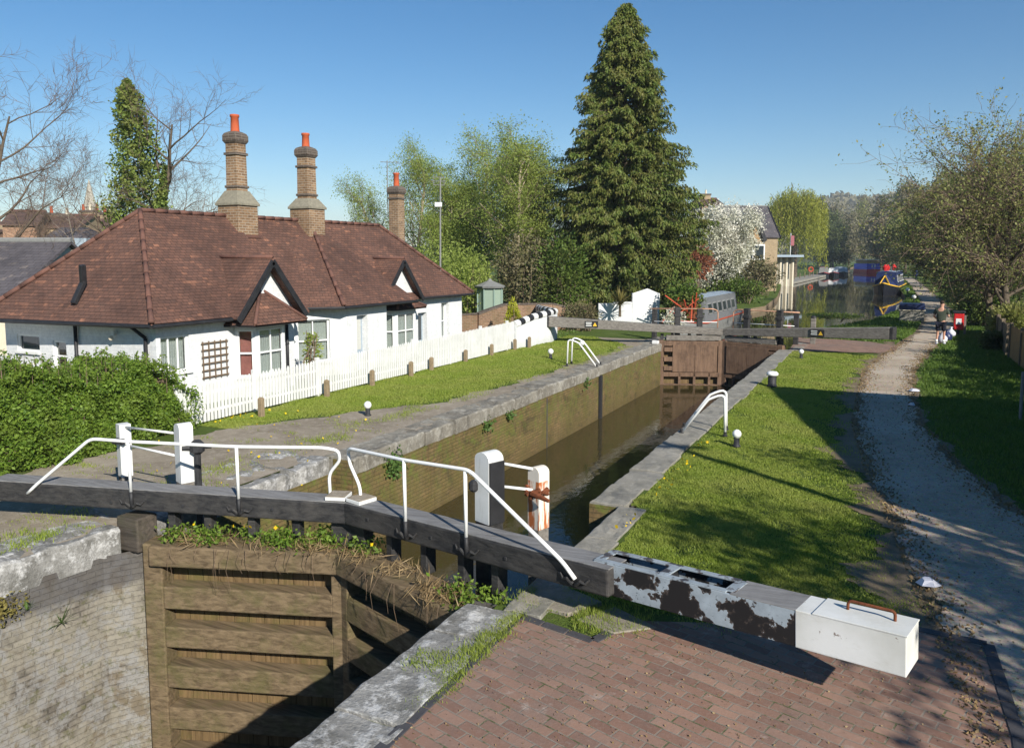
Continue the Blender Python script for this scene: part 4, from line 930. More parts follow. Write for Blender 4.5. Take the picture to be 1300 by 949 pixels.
# roof: interpenetrating hipped volumes
RX, RZ = -17.3, 4.68
rf = MB()
def fan(mb, faces, mat='roof_tile', th=.07):
    for f in faces: mb.slab(f, th, mat)
e1 = -14.5; eb = -20.3
a_ = (RX, 14.2, RZ)
fan(rf, [[(eb, 11.75, EV+.02), (e1, 12.05, EV+.05), a_],                       # end hip
         [(e1, 12.05, EV+.05), (e1, 17.25, EV+.05), (RX, 17.25, RZ), a_],      # front
         [(eb, 11.75, EV+.02), a_, (RX, 27.9-3.4, RZ-.02), (eb, 27.9, EV+.02)],   # back
         [(-15.15, 16.8, 2.1), (-15.15, 27.95, 2.1), (RX, 24.6, RZ-.02), (RX, 16.8, RZ-.02)],
         [(-15.15, 27.95, 2.1), (eb, 27.95, 2.08), (RX, 24.6, RZ-.02)],
         # centre wing: front, canted left, canted right
         [(-14.5, 18.78, 2.08), (-14.5, 22.75, 2.08), (RX, 20.7, RZ+.02)],
         [(-16.2, 16.9, 2.08), (-14.5, 18.78, 2.08), (RX, 20.7, RZ+.02), (RX-.0, 19.0, RZ-.15)],
         [(-14.5, 22.75, 2.08), (-16.3, 24.4, 2.08), (RX, 20.7, RZ+.02)]])
# gable 1 and gable 2 roofs
def gable(yc, hw, xf, zt, zb, xb):
    fan(rf, [[(xf, yc-hw, zb), (xf, yc, zt), (xb, yc, zt), (xb, yc-hw, zb)], [(xf, yc+hw, zb), (xb, yc+hw, zb), (xb, yc, zt), (xf, yc, zt)]], th=.06)
    q = MB()
    for s in (-1, 1): q.beam((xf+.02, yc, zt-.1), (xf+.02, yc+s*(hw+.02), zb-.1), .045, .15, 'black_paint', up=(0, -s*(zt-zb), hw) if 0 else (0, 0, 1))
    q.build('bargeboard', parent=H0, bevel=.004)
    q = MB(); q.tube([(xf, yc, zt+.02), (xb, yc, zt+.02)], .05, 8, 'ridge_tile'); q.build('gable_ridge', parent=H0, smooth=True)
gable(15.62, 1.22, -14.28, 3.5, 2.05, -16.6); gable(22.85, 1.2, -15.05, 3.47, 2.1, -16.8)
rf.build('roof', parent=H0)
def hips(pts, r=.06):
    q = MB(); a, b_ = Vector(pts[0]), Vector(pts[1]); L = (b_-a).length; k = max(2, int(L/.4)); 
    for i in range(k):
        p, s_ = a.lerp(b_, i/k), a.lerp(b_, (i+1.06)/k); q.tube([p, s_], [r*.92, r*1.08], 8, 'ridge_tile')
    q.build('ridge_tiles', parent=H0, smooth=True)
up = Vector((0, 0, .03))
for a, b_ in ((a_, (RX, 24.6, RZ)), (a_, (e1, 12.05, EV+.08)), (a_, (eb, 11.75, EV+.05)), ((RX, 20.7, RZ+.02), (-14.5, 18.78, 2.1)), ((RX, 24.6, RZ), (-15.15, 27.95, 2.12))):
    hips((Vector(a)+up, Vector(b_)+up))
q = MB()   # gutters
for a, b_ in (((eb, 11.7, EV-.02), (e1+.03, 12.0, EV-.0)), ((e1+.05, 12.05, EV-.0), (e1+.05, 14.35, EV-.0)), ((-16.1, 16.95, 2.03), (-14.45, 18.76, 2.03)), ((-14.45, 18.76, 2.03), (-14.45, 22.75, 2.03)), ((-15.1, 24.1, 2.05), (-15.1, 27.95, 2.05))):
    q.tube([a, b_], .045, 8, 'black_paint'); m0, m1 = Vector(a), Vector(b_); q.beam(m0+Vector((-.06, .05, .0)), m1+Vector((-.06, .05, 0)), .02, .1, 'black_paint'); q.build('gutter', parent=H0); q = MB()
for x, y, zt in ((-17.42, 12.33, 1.95), (-14.74, 16.6, 1.85), (-15.05, 12.33, 1.7)):
    q = MB(); q.tube([(x, y, zt), (x, y, ZB)], .042, 8, 'black_paint'); q.lathe((x, y, 1.15), [(.05, 0), (.05, .05)], 8, 'black_paint')
    if x > -16 and y < 14: q.tube([(x, y, zt), (x-.3, y-.12, zt+.25)], .04, 8, 'black_paint')
    q.build('downpipe', parent=H0, smooth=True)
p = (-16.1, 12.36, 1.75); q = MB(); q.box(p[0]-.05, p[0]+.05, p[1]-.06, p[1]+.02, p[2]-.02, p[2]+.08, 'white_paint'); q.lathe((p[0], p[1]-.1, p[2]-.14), [(.03, 0), (.055, .04), (.04, .1)], 8, 'cream'); q.build('security_light', parent=H0)
# flue bracket on the hip roof
q = MB(); c0 = gx(97, 385, -17.8)
def on_end(u, v):   # point on the end hip plane
    n = (Vector((e1, 12.05, EV+.05))-Vector((eb, 11.75, EV+.02))).cross(Vector(a_)-Vector((eb, 11.75, EV+.02))); d = Vector(ray(u, v)); o_ = Vector((0, 0, EYE)); t = n.dot(Vector(a_)-o_)/n.dot(d); return o_+d*t
p, s_, w_ = on_end(96, 387), on_end(112, 363), on_end(117, 338)
q.beam(p+Vector((0, -.05, .03)), s_+Vector((0, -.12, .1)), .13, .1, 'black_paint'); q.beam(s_+Vector((0, -.12, .08)), s_+Vector((0.1, -.2, .5)), .13, .1, 'black_paint', up=(1, 0, 0)); q.build('flue', parent=H0, bevel=.01)
# chimneys
def chimney(x, y, zb0, zb1, zs, zc, zp, bw, sw, antenna=False, base=True):
    q = MB(); r2 = math.sqrt(.5)
    if base: q.box(x-bw/2, x+bw/2, y-bw/2, y+bw/2, zb0, zb1, 'stock_brick')
    Cn = None
    if base:
        q.lathe((x, y, 0), [((bw/2+.05)/r2*1., zb1-.04), ((bw/2+.05)/r2, zb1+.02), (sw/2/r2*1.15, zs)], 4, 'mortar_cap', rot=math.pi/4)
    o8 = math.cos(math.pi/8)
    st = 4; rt = math.pi/4; k_ = r2
    q.lathe((x, y, 0), [(sw/2/k_, zs-.1 if base else zb0), (sw/2/k_*.94, zc-.3)], st, 'stock_brick', rot=rt)
    for z in ([zs+.08, zc-.62] if base else [zc-.5]): q.lathe((x, y, 0), [((sw/2+.03)/k_, z), ((sw/2+.03)/k_, z+.07)], st, 'dark_brick', rot=rt)
    q.lathe((x, y, 0), [((sw/2-.005)/k_, zc-.3), ((sw/2+.045)/k_, zc-.22), ((sw/2+.045)/k_, zc-.07), ((sw/2+.01)/k_, zc+.0), ((sw/2-.08)/k_, zc+.05)], st, 'dark_brick', rot=rt)
    Cn = q.build('chimney', parent=H0, bevel=.008)
    q = MB(); q.lathe((x, y, zc+.02), [(.15, 0), (.125, .06), (.11, zp-zc-.1), (.135, zp-zc-.08), (.13, zp-zc-.02), (.1, zp-zc-.02)], 14, 'terracotta'); q.build('chimney_pot', parent=Cn, smooth=True)
    q = MB(); q.box(x+bw/2-.02, x+bw/2+.05, y-bw/2-.05, y+bw/2+.05, zb0+.27, zb0+.36, 'ridge_tile') if base else q.box(x-.3, x+.3, y-.3, y+.3, zb0, zb0+.1, 'lead'); q.build('flashing', parent=Cn)
    return Cn
chimney(-17.2, 17.45, 3.8, 5.03, 5.42, 7.05, 7.58, .78, .42)
chimney(-17.2, 20.5, 3.8, 5.1, 5.4, 7.0, 7.48, .78, .44)
chimney(-19.0, 28.35, 2.0, 3, 3, 6.45, 7.05, .6, .5, base=False)
# aerials on the cottage chimneys
A = thing('television_aerial', 'thin grey aerial mast strapped to the farthest cottage chimney', 'aerial', (-19.3, 28.2, 5))
q = MB(); q.tube([(-19.35, 28.2, 5.2), (-19.35, 28.2, 7.55)], .02, 6, 'lead'); q.build('mast', parent=A)
q = MB(); q.tube([(-19.55, 28.0, 7.5), (-18.95, 28.5, 7.5)], .014, 5, 'lead')
for k in range(5): q.tube([(-19.5+k*.12-.1, 28.05+k*.1+.12, 7.5), (-19.5+k*.12+.1, 28.05+k*.1-.12, 7.5)], .008, 4, 'lead')
q.build('elements', parent=A)
A = thing('aerial_pole', 'tall slim pole with stacked aerials and a white box behind the cottage right end', 'aerial', gD(559, 362, 31)+Vector((0, 0, 0)))
p = gD(558, 327, 31); p.z = 0; t_ = gD(559, 225, 31); A.location = p
q = MB(); q.tube([p, t_], [.045, .03], 8, 'lead'); q.build('pole', parent=A)
q = MB(); dx = Vector((.9, .43, 0))
for z, L in ((t_.z, .22), (t_.z-.15, .26), (t_.z-.3, .2)): q.tube([Vector((p.x, p.y, z))-dx*L, Vector((p.x, p.y, z))+dx*L], .014, 5, 'lead')
for s in (-1, 1): q.tube([Vector((p.x, p.y, t_.z-.32))+dx*.2*s, Vector((p.x, p.y, t_.z+.03))+dx*.2*s], .012, 5, 'lead')
q.build('aerials', parent=A)
q = MB(); q.obox((p.x, p.y-.05, t_.z-1.05), dx*.13, (0, .04, 0), (0, 0, .09), 'white_paint'); q.build('box', parent=A, bevel=.02)
# trellis
T = thing('trellis', 'brown wooden trellis hanging on the white cottage wall between two windows', 'trellis', (FX+.03, 14.05, .6))
q = MB()
for k in range(5): q.box(FX+.03, FX+.045, 13.68+k*.185, 13.71+k*.185, .58+.0*k, 1.5, 'trellis_wood')
for k in range(6): q.box(FX+.046, FX+.06, 13.64, 14.48, .62+k*.165, .65+k*.165, 'trellis_wood')
q.build('lattice', parent=T)
# climbing plant by the downpipe
blob('climbing_plant', 'small leafy green climber growing up the cottage wall beside the bay', [(-14.2, 17.0, .95, .3, .3, .5), (-14.2, 16.9, 1.3, .2, .2, .25)], 260, .1, 'birch_leaf', 11, 'climbing plant', hollow=.1)
# ================================================================== PICKET FENCE + WALLS
FP = [(-13.0, 11.35), (-13.03, 13), (-13.0, 18), (-12.95, 22), (-13.0, 27.3)]
Fn = thing('picket_fence', 'white picket fence along the front garden of the cottage', 'fence', (-13, 18, 0))
def fline(s):
    acc = 0
    for a, b_ in zip(FP, FP[1:]):
        a, b_ = Vector(a), Vector(b_); L = (b_-a).length
        if s <= acc+L: return a.lerp(b_, (s-acc)/L), (b_-a)/L
        acc += L
    return Vector(FP[-1]), (Vector(FP[-1])-Vector(FP[-2])).normalized()
tot = sum((Vector(b_)-Vector(a)).length for a, b_ in zip(FP, FP[1:]))
pan = 2.2; s = 0; r_ = random.Random(3)
while s < tot-.1:
    q = MB(); e = min(s+pan, tot); x = s+.06
    ht = lambda ss: .86+.0135*ss
    while x < e-.04:
        p, d = fline(x); h = ht(x)+r_.uniform(-.01, .01)
        d3 = Vector((d.x, d.y, 0)); n3 = Vector((d.y, -d.x, 0)); w = .034
        c = Vector((p.x, p.y, 0)); pr_ = [(-w, .04), (w, .04), (w, h-.05), (0, h), (-w, h-.05)]
        vs = [c+d3*a+n3*k*.009+n3*.02+Vector((0, 0, z)) for k in (-1, 1) for a, z in pr_]
        q.add(vs, [(4, 3, 2, 1, 0), (5, 6, 7, 8, 9)]+[(i, (i+1) % 5, 5+(i+1) % 5, 5+i) for i in range(5)], 'white_paint'); x += .103
    p0, _ = fline(s+.03); p1, _ = fline(e)
    for z in (.25, .65): q.beam((p0.x-.01, p0.y, z), (p1.x-.01, p1.y, z), .03, .06, 'white_paint')
    q.build('picket_panel', parent=Fn)
    q = MB(); q.box(p0.x-.09, p0.x+.0, p0.y-.05, p0.y+.05, -.1, ht(s)+.06, 'white_paint'); q.build('post', parent=Fn, bevel=.008); s = e
ORD = ['nearest the hedge', 'second from the hedge', 'third from the hedge', 'fourth from the hedge', 'fifth from the hedge', 'sixth from the hedge', 'seventh from the hedge', 'eighth from the hedge', 'ninth from the hedge']
for i, (u, v) in enumerate(((332, 528), (407, 502), (465, 488), (515, 476), (545, 470), (583, 459), (617, 451), (650, 444), (672, 441))):
    p = gz(u, v); p.x = max(p.x, -12.78); T = thing('edge_post', 'short weathered wooden post on the grass before the picket fence, '+ORD[i], 'post', p, 'short posts along the picket fence')
    q = MB(); q.box(p.x-.055, p.x+.055, p.y-.055, p.y+.055, -.05, .4, 'post_wood'); q.build('shaft', parent=T, bevel=.012)
    q = MB(); q.lathe((p.x, p.y, .39), [(.07, 0), (.045, .03), (.01, .04)], 4, 'post_wood', rot=math.pi/4); q.build('top', parent=T)
# white wall with black and white coping, curving behind the beam end
Wl = thing('garden_wall', 'low white wall topped by alternating black and white coping beside the far end of the fence', 'wall', (-12.8, 29, 0))
pts = [Vector((-13.0, 27.3, 1.02)), Vector((-12.85, 28.6, 1.22)), Vector((-12.75, 30.1, 1.3)), Vector((-12.95, 31.3, 1.3)), Vector((-14.0, 32.6, 1.28)), Vector((-15.6, 35.2, 1.2))]
q = MB()
for a, b_ in zip(pts, pts[1:]): 
    d = (b_-a); d.z = 0; d.normalize(); n = Vector((d.y, -d.x, 0))
    vs = []
    for p in (a, b_):
        for k in (-.11, .11):
            for z in (-.1, p.z-.12): vs.append((p.x+n.x*k, p.y+n.y*k, z))
    q.add(vs, [(0, 1, 3, 2), (4, 6, 7, 5), (0, 4, 5, 1), (2, 3, 7, 6), (1, 5, 7, 3)], 'painted_brick')
q.build('wall_body', parent=Wl)
i = 0
for a, b_ in zip(pts, pts[1:]):
    L = (b_-a).length; k = max(1, round(L/.36))
    for j in range(k):
        q = MB(); c0, c1 = a.lerp(b_, j/k), a.lerp(b_, (j+1)/k); d = (c1-c0).normalized()
        q.tube([c0+Vector((0, 0, -.1))+d*.012, c1+Vector((0, 0, -.1))-d*.012], .15, 10, 'black_paint' if i % 2 else 'white_paint'); q.build('coping_block', parent=Wl); i += 1
# brick garden wall with curved rise, behind right end of cottage
Gw = thing('brick_wall', 'old brown brick garden wall rising in a curve behind the white fence', 'wall', (-17, 34, 0))
q = MB(); pts = [gD(575, 400, 36), gD(606, 399, 36), gD(622, 393, 36.5), gD(640, 387, 37), gD(700, 386, 38), gD(716, 390, 38.5)]
for a, b_ in zip(pts, pts[1:]):
    d = Vector((b_.x-a.x, b_.y-a.y, 0)).normalized(); n = Vector((d.y, -d.x, 0))*.12; vs = []
    for p in (a, b_):
        for k in (-1, 1):
            for z in (-.1, p.z): vs.append((p.x+n.x*k, p.y+n.y*k, z))
    q.add(vs, [(0, 1, 3, 2), (4, 6, 7, 5), (0, 4, 5, 1), (2, 3, 7, 6), (1, 5, 7, 3)], 'garden_brick')
q.build('brickwork', parent=Gw)
q = MB()
for a, b_ in zip(pts, pts[1:]): q.beam(a+Vector((0, 0, .03)), b_+Vector((0, 0, .03)), .3, .07, 'dark_brick')
q.build('capping', parent=Gw)
# white stepped wall under the conifer
Ww = thing('white_wall', 'stepped white painted wall standing under the big conifer', 'wall', gD(800, 408, 41))
for u0, u1, vt in ((760, 779, 385), (779, 803, 383), (803, 838, 372)):
    a, b_ = gD(u0, 327, 41), gD(u1, 327, 41); z = gD(u0, vt, 41).z; q = MB()
    q.beam((a.x, a.y, z/2-.1), (b_.x, b_.y, z/2-.1), .3, z+.2, 'painted_brick'); q.build('wall_bay', parent=Ww, bevel=.02)
a, b_ = gD(838, 327, 41), gD(846, 327, 40.6); 
a, b_, c_ = gD(803, 327, 40.98), gD(838, 327, 40.98), gD(822, 366, 40.98); z = gD(805, 372, 41).z
q = MB(); q.add([(a.x, a.y, z-.02), (b_.x, b_.y, z-.02), (c_.x, c_.y, c_.z)], [(0, 1, 2)], 'painted_brick'); q.build('gable_top', parent=Ww)
# spiky cordyline and shrubs around
def spiky(name, label, p, n, L, mat, seed, stemh=.6, cat='plant'):
    r = np.random.default_rng(seed); T = thing(name, label, cat, p); V = []; b0 = np.array(p)+[0, 0, stemh]
    for i in range(n):
        a = r.uniform(0, 6.28); e = r.uniform(.1, 1.4); L_ = L*r.uniform(.7, 1.1); d = np.array([math.cos(a)*math.cos(e), math.sin(a)*math.cos(e), math.sin(e)]); s_ = np.array([-math.sin(a), math.cos(a), 0])*.02*L/.8
        m_ = b0+d*L_*.5; t = b0+d*L_-np.array([0, 0, .12*L_*math.cos(e)]); V += [b0-s_*.6, b0+s_*.6, m_+s_, m_-s_, m_-s_, m_+s_, t+s_*.1, t-s_*.1]
    npmesh('leaves', V, np.arange(len(V)).reshape(-1, 4), mat, T, 4, T.location)
    q = MB(); q.tube([p, Vector(p)+Vector((0, 0, stemh))], [.08, .06], 7, 'bark'); q.build('stem', parent=T)
spiky('palm_shrub', 'spiky pale palm-like shrub in front of the white wall', gD(787, 402, 40), 110, 1.0, 'moss_weed', 5, .6)
p = gD(651, 405, 34.5); p.z = 0; T = blob('yellow_conifer', 'small bright yellow-green cone shrub behind the white fence', [(p.x, p.y, .8, .35, .35, .55), (p.x, p.y, 1.25, .25, .25, .35), (p.x, p.y, 1.6, .13, .13, .22)], 1800, .08, 'yellow_shrub', 6, 'shrub')
# summerhouse
S = thing('summerhouse', 'small pale green glazed summerhouse with a dark pointed roof among the bushes', 'summerhouse', gD(622, 400, 39.6)); b0 = gD(622, 400, 39.6); b0.z = 0; S.location = b0
q = MB(); zt = gD(622, 364, 39.6).z; q.lathe(b0, [(.63, 0), (.63, zt)], 8, 'glass_green'); q.build('glazing', parent=S)
q = MB(); 
for k in range(8): t = 2*math.pi*k/8; q.tube([b0+Vector((.65*math.cos(t), .65*math.sin(t), 0)), b0+Vector((.65*math.cos(t), .65*math.sin(t), zt))], .04, 6, 'greenhouse_frame')
q.build('frame', parent=S)
q = MB(); q.lathe(b0, [(.78, zt-.05), (.82, zt+.04), (.15, zt+.3), (.03, zt+.42)], 8, 'lead'); q.build('roof', parent=S)
# ================================================================== LEFT BACKGROUND BUILDINGS
def house(name, label, u0, u1, vr, ve, D, dep=7., wall='far_brick', roof='far_tile', ang=0., group=None, base=0., hip=False, win=0, stacks=()):
    """house seen from the lock: ridge across the view between columns u0..u1, ridge at row vr, eaves at ve"""
    a, b_ = gD(u0, 327, D), gD(u1, 327, D); zr, ze = gD((u0+u1)/2, vr, D).z, gD((u0+u1)/2, ve, D).z
    if ze < .6: ze = .6
    ax = Vector((b_.x-a.x, b_.y-a.y, 0)); L = ax.length; ax.normalize(); ax = Matrix.Rotation(R(ang), 3, 'Z') @ ax; bk = Vector((-ax.y, ax.x, 0))
    c = Vector(((a.x+b_.x)/2, (a.y+b_.y)/2, 0)); T = thing(name, label, 'house', c, group); P_ = lambda s, t, z: c+ax*s+bk*t+Vector((0, 0, z))
    h = L/2; w = dep/2; q = MB(); q.obox(P_(0, 0, ze/2), ax*(h-.15), bk*(w-.2), (0, 0, ze/2+.02), wall)
    if not hip: 
        for s in (-1, 1): q.add([P_(s*(h-.15), -w+.2, ze), P_(s*(h-.15), w-.2, ze), P_(s*(h-.15), 0, zr-.15)], [(0, 1, 2)], wall)
    q.build('walls', parent=T)
    q = MB(); e = h-(w*.8 if hip else 0)
    q.slab([P_(-h, -w, ze), P_(h, -w, ze), P_(e, 0, zr), P_(-e, 0, zr)], .1, roof); q.slab([P_(h, w, ze), P_(-h, w, ze), P_(-e, 0, zr), P_(e, 0, zr)], .1, roof)
    if hip:
        for s in (-1, 1): q.slab([P_(s*h, -w, ze), P_(s*h, w, ze), P_(s*e, 0, zr)], .1, roof)
    Rf = q.build('roof', parent=T)
    q = MB(); q.tube([P_(-e, 0, zr+.03), P_(e, 0, zr+.03)], .09, 6, 'lead' if roof == 'slate_tile' else 'ridge_tile'); q.build('ridge', parent=Rf)
    for k in range(win):
        s = -h+L*(k+.5)/win; q = MB(); q.obox(P_(s, -w+.19, ze*.62), ax*.45, bk*.03, (0, 0, .6), 'window_white'); Wn = q.build('window', parent=T)
        q = MB(); q.obox(P_(s, -w+.15, ze*.62), ax*.37, bk*.01, (0, 0, .52), 'glass'); q.build('pane', parent=Wn)
    for s, zt, wd, npot in stacks:
        q = MB(); q.obox(P_(s*h, 0, (zt+ze)/2), ax*wd, bk*.35, (0, 0, (zt-ze)/2), 'yellow_brick'); q.obox(P_(s*h, 0, zt), ax*(wd+.08), bk*.43, (0, 0, .1), 'dark_brick'); Ck = q.build('chimney', parent=Rf)
        for j in range(npot): q = MB(); q.lathe(P_(s*h+(j-(npot-1)/2)*wd*.9, 0, zt+.1), [(.14, 0), (.11, .5), (.13, .55)], 8, 'terracotta' if (j+int(s*10)) % 2 else 'cream'); q.build('chimney_pot', parent=Ck)
    return T, P_, h, w, ze, zr
T, P_, h, w, ze, zr = house('slate_house', 'house with a broad grey slate roof and skylights behind the left end of the cottage', -150, 92, 306, 372, 27, 7, 'cream', 'slate_tile', 0)
q = MB(); rfp = lambda s, t: P_(s, -w+w*t, ze+(zr-ze)*t+.05)
def skylight(u, v, wd, t0, t1):
    a = gD(u, v, 27); ax = (P_(1, 0, 0)-P_(0, 0, 0)); s = (a-P_(0, 0, 0)).dot(ax)
    vs = [rfp(s-wd, t0), rfp(s+wd, t0), rfp(s+wd, t1), rfp(s-wd, t1)]; q = MB(); q.slab(vs, .08, 'black_paint'); S_ = q.build('skylight', parent=T)
    vs = [v_+Vector((0, 0, .02)) for v_ in (rfp(s-wd*.75, t0+.03), rfp(s+wd*.75, t0+.03), rfp(s+wd*.75, t1-.03), rfp(s-wd*.75, t1-.03))]; q = MB(); q.slab(vs, .01, 'glass_grey'); q.build('pane', parent=S_)
skylight(20, 355, .4, .34, .6)
house('terrace_house', 'red-brown roofed terrace house with a broad chimney stack left of the ivy tree', 20, 60, 268, 287, 62, 7, 'far_brick', 'far_tile', 20, 'terrace houses behind the cottage', stacks=((-.1, gD(40, 281, 62).z, .9, 2),))
house('terrace_house', 'terrace house with a mossy roof and two tall yellow stacks', 55, 122, 273, 290, 66, 7, 'yellow_brick', 'far_tile', 8, 'terrace houses behind the cottage', stacks=((-.55, gD(70, 272, 66).z, .55, 1), (.0, gD(90, 274, 66).z, .55, 1)))
house('terrace_house', 'terrace house with red pots on its chimneys right below the church spire', 96, 175, 276, 292, 74, 7, 'yellow_brick', 'far_tile', -10, 'terrace houses behind the cottage', stacks=((-.5, gD(110, 268, 74).z, .8, 3), (.1, gD(128, 271, 74).z, .5, 2)))
house('terrace_house', 'low far house at the left edge with a row of orange pots', -40, 16, 290, 300, 70, 7, 'far_brick', 'far_tile', 0, 'terrace houses behind the cottage', stacks=((.5, gD(5, 283, 70).z, .9, 3),))
# dormer shed with pale side
S = thing('dormer_house', 'small grey roof with a pale blue gable end below the terrace chimneys', 'house', gD(98, 300, 50)); p = gD(98, 327, 50); p.z = 0; S.location = p
q = MB(); z0, z1 = gD(98, 303, 50).z, gD(98, 289, 50).z; q.obox((p.x, p.y, z0/2), (1.3, .6, 0), (-.6, 1.3, 0), (0, 0, z0/2), 'grey_blue'); q.build('walls', parent=S)
q = MB(); q.lathe((p.x, p.y, 0), [(2.0, z0), (.9, z1)], 4, 'slate_tile', rot=.43+math.pi/4); q.build('roof', parent=S)
# spire
S = thing('church_spire', 'distant slender church spire rising behind the terrace roofs', 'church spire', gD(118, 290, 220)); p = gD(118, 327, 220); p.z = 0; S.location = p
q = MB(); q.lathe(p, [(1.7, 0), (1.7, gD(118, 262, 220).z)], 8, 'stone_pale'); q.build('tower', parent=S)
q = MB(); q.lathe(p, [(2.1, gD(118, 263, 220).z), (1.7, gD(118, 261, 220).z), (.08, gD(118, 228, 220).z)], 8, 'stone_pale'); q.build('spire', parent=S)
# small shed roof by the hedge, bottom-left of cottage
S = thing('garden_shed', 'cream garden shed with a low pitched roof beside the hedge at the left end', 'shed', (-19.2, 10.9, -.3))
q = MB(); q.box(-21.5, -17.9, 10.1, 11.6, -.3, 1.05, 'cream'); q.build('walls', parent=S)
q = MB(); q.slab([(-21.6, 9.95, 1.35), (-17.7, 9.95, 1.02), (-17.7, 11.75, 1.02), (-21.6, 11.75, 1.35)], .07, 'window_white'); q.build('roof', parent=S)
# ================================================================== RIGHT BACKGROUND: narrowboats, houses, pavilion
T, P_, h, w, ze, zr = house('gabled_house', 'tall dark-roofed house with a timbered gable behind the white blossom tree', 898, 972, 262, 302, 88, 9, 'yellow_brick', 'slate_tile', 0, None, stacks=())
# timbered gable facing the canal end
e = P_(h-.1, 0, 0); fr = P_(h+.02, 0, 0)-P_(h-.1, 0, 0)
q = MB()
for s in (-1, 1): q.beam(P_(h+.05, 0, zr-.1), P_(h+.05, s*w, ze-.1), .1, .3, 'black_paint')
q.build('bargeboard', parent=T)
c = gD(958, 327, 82); T2 = T
fa = gD(943, 327, 82); ga = gD(971, 327, 82); zt_, zm = gD(957, 270, 82).z, gD(957, 306, 82).z
q = MB(); q.obox(((fa.x+ga.x)/2, (fa.y+ga.y)/2+1, zm/2), ((ga.x-fa.x)/2, (ga.y-fa.y)/2, 0), (-.45, .9, 0), (0, 0, zm/2), 'yellow_brick')
q.add([(fa.x, fa.y, zm), (ga.x, ga.y, zm), ((fa.x+ga.x)/2, (fa.y+ga.y)/2, zt_)], [(0, 1, 2)], 'wood_pale'); q.build('front_gable', parent=T)
mid = (fa+ga)/2; q = MB()
for e_ in (fa, ga): q.beam((mid.x, mid.y-.15, zt_), (e_.x, e_.y-.15, zm), .3, .35, 'black_paint'); 
q.slab([(fa.x, fa.y-.3, zm-.1), (mid.x, mid.y-.3, zt_+.1), (mid.x-3, mid.y+6, zt_+.1), (fa.x-3, fa.y+6, zm-.1)], .12, 'slate_tile'); q.slab([(ga.x, ga.y-.3, zm-.1), (mid.x, mid.y-.3, zt_+.1), (mid.x-3, mid.y+6, zt_+.1), (ga.x-3, ga.y+6, zm-.1)], .12, 'slate_tile'); q.build('gable_roof', parent=T)
for u in (950, 964):
    p = gD(u, 320, 81.8); q = MB(); q.obox(p, (.5, .22, 0), (-.02, .05, 0), (0, 0, .8), 'window_white'); Wn = q.build('window', parent=T); q = MB(); q.obox(p+Vector((0, -.08, 0)), (.4, .18, 0), (-.02, .03, 0), (0, 0, .65), 'glass'); q.build('pane', parent=Wn)
house('brick_house', 'red-brown house end just showing above the blossom tree', 880, 908, 252, 262, 110, 8, 'far_brick', 'far_tile', 0, None, stacks=((0, gD(899, 247, 110).z, .6, 1),))
Pv = thing('pavilion', 'cream flat-roofed waterside pavilion with tall columns at the canal edge', 'building', gz(990, 360, -.3))
p0, p1 = gD(974, 327, 104), gD(1006, 327, 108); zt = gD(990, 326, 105).z; d = Vector((p1.x-p0.x, p1.y-p0.y, 0)).normalized(); n = Vector((-d.y, d.x, 0)); L = (Vector((p1.x, p1.y, 0))-Vector((p0.x, p0.y, 0))).length
q = MB(); c = (p0+p1)/2+n*3.2; q.obox((c.x, c.y, zt/2-.3), d*L/2, n*3, (0, 0, zt/2+.3), 'stone_pale'); q.build('walls', parent=Pv)
for k in range(5): c = p0+d*(L*(k+.0)/4); q = MB(); q.obox((c.x, c.y, zt/2-.2), d*.17, n*.17, (0, 0, zt/2+.2), 'cream'); q.build('column', parent=Pv)
for k in range(4): c = p0+d*(L*(k+.5)/4)+n*.17; q = MB(); q.obox((c.x, c.y, zt*.45), d*.25, n*.05, (0, 0, zt*.28), 'glass'); q.build('window', parent=Pv)
c = (p0+p1)/2+n*2.6; q = MB(); q.obox((c.x, c.y, zt+.12), d*(L/2+.5), n*4, (0, 0, .14), 'grey_blue'); q.build('roof', parent=Pv)
Fg = thing('flagpole', 'thin pole with a drooping red and white flag beside the pavilion', 'flagpole', gz(1003, 352, 0)); p = gD(1003, 327, 112); p.z = 0; Fg.location = p
q = MB(); q.tube([p, (p.x, p.y, gD(1003, 296, 112).z)], .06, 6, 'white_paint'); q.build('pole', parent=Fg)
q = MB(); z = gD(1003, 300, 112).z; q.obox((p.x+.25, p.y, z-.6), (.22, .05, 0), (0, .03, 0), (0, 0, .7), 'flag_cloth'); q.build('flag', parent=Fg)
J = thing('landing_stage', 'low concrete and timber landing stage along the cottage side bank', 'landing stage', gz(1020, 352, -.3))
q = MB(); a, b_ = gz(985, 362, -.3), gz(1042, 350, -.3); q.beam(a+Vector((0, 0, .15)), b_+Vector((0, 0, .15)), 3, .35, 'coping_right'); q.build('deck', parent=J)
q = MB()
for k in range(10): p = a.lerp(b_, k/9); q.tube([(p.x, p.y-1.4, -.6), (p.x, p.y-1.4, .9)], .09, 6, 'fence_wood')
q.build('piles', parent=J)
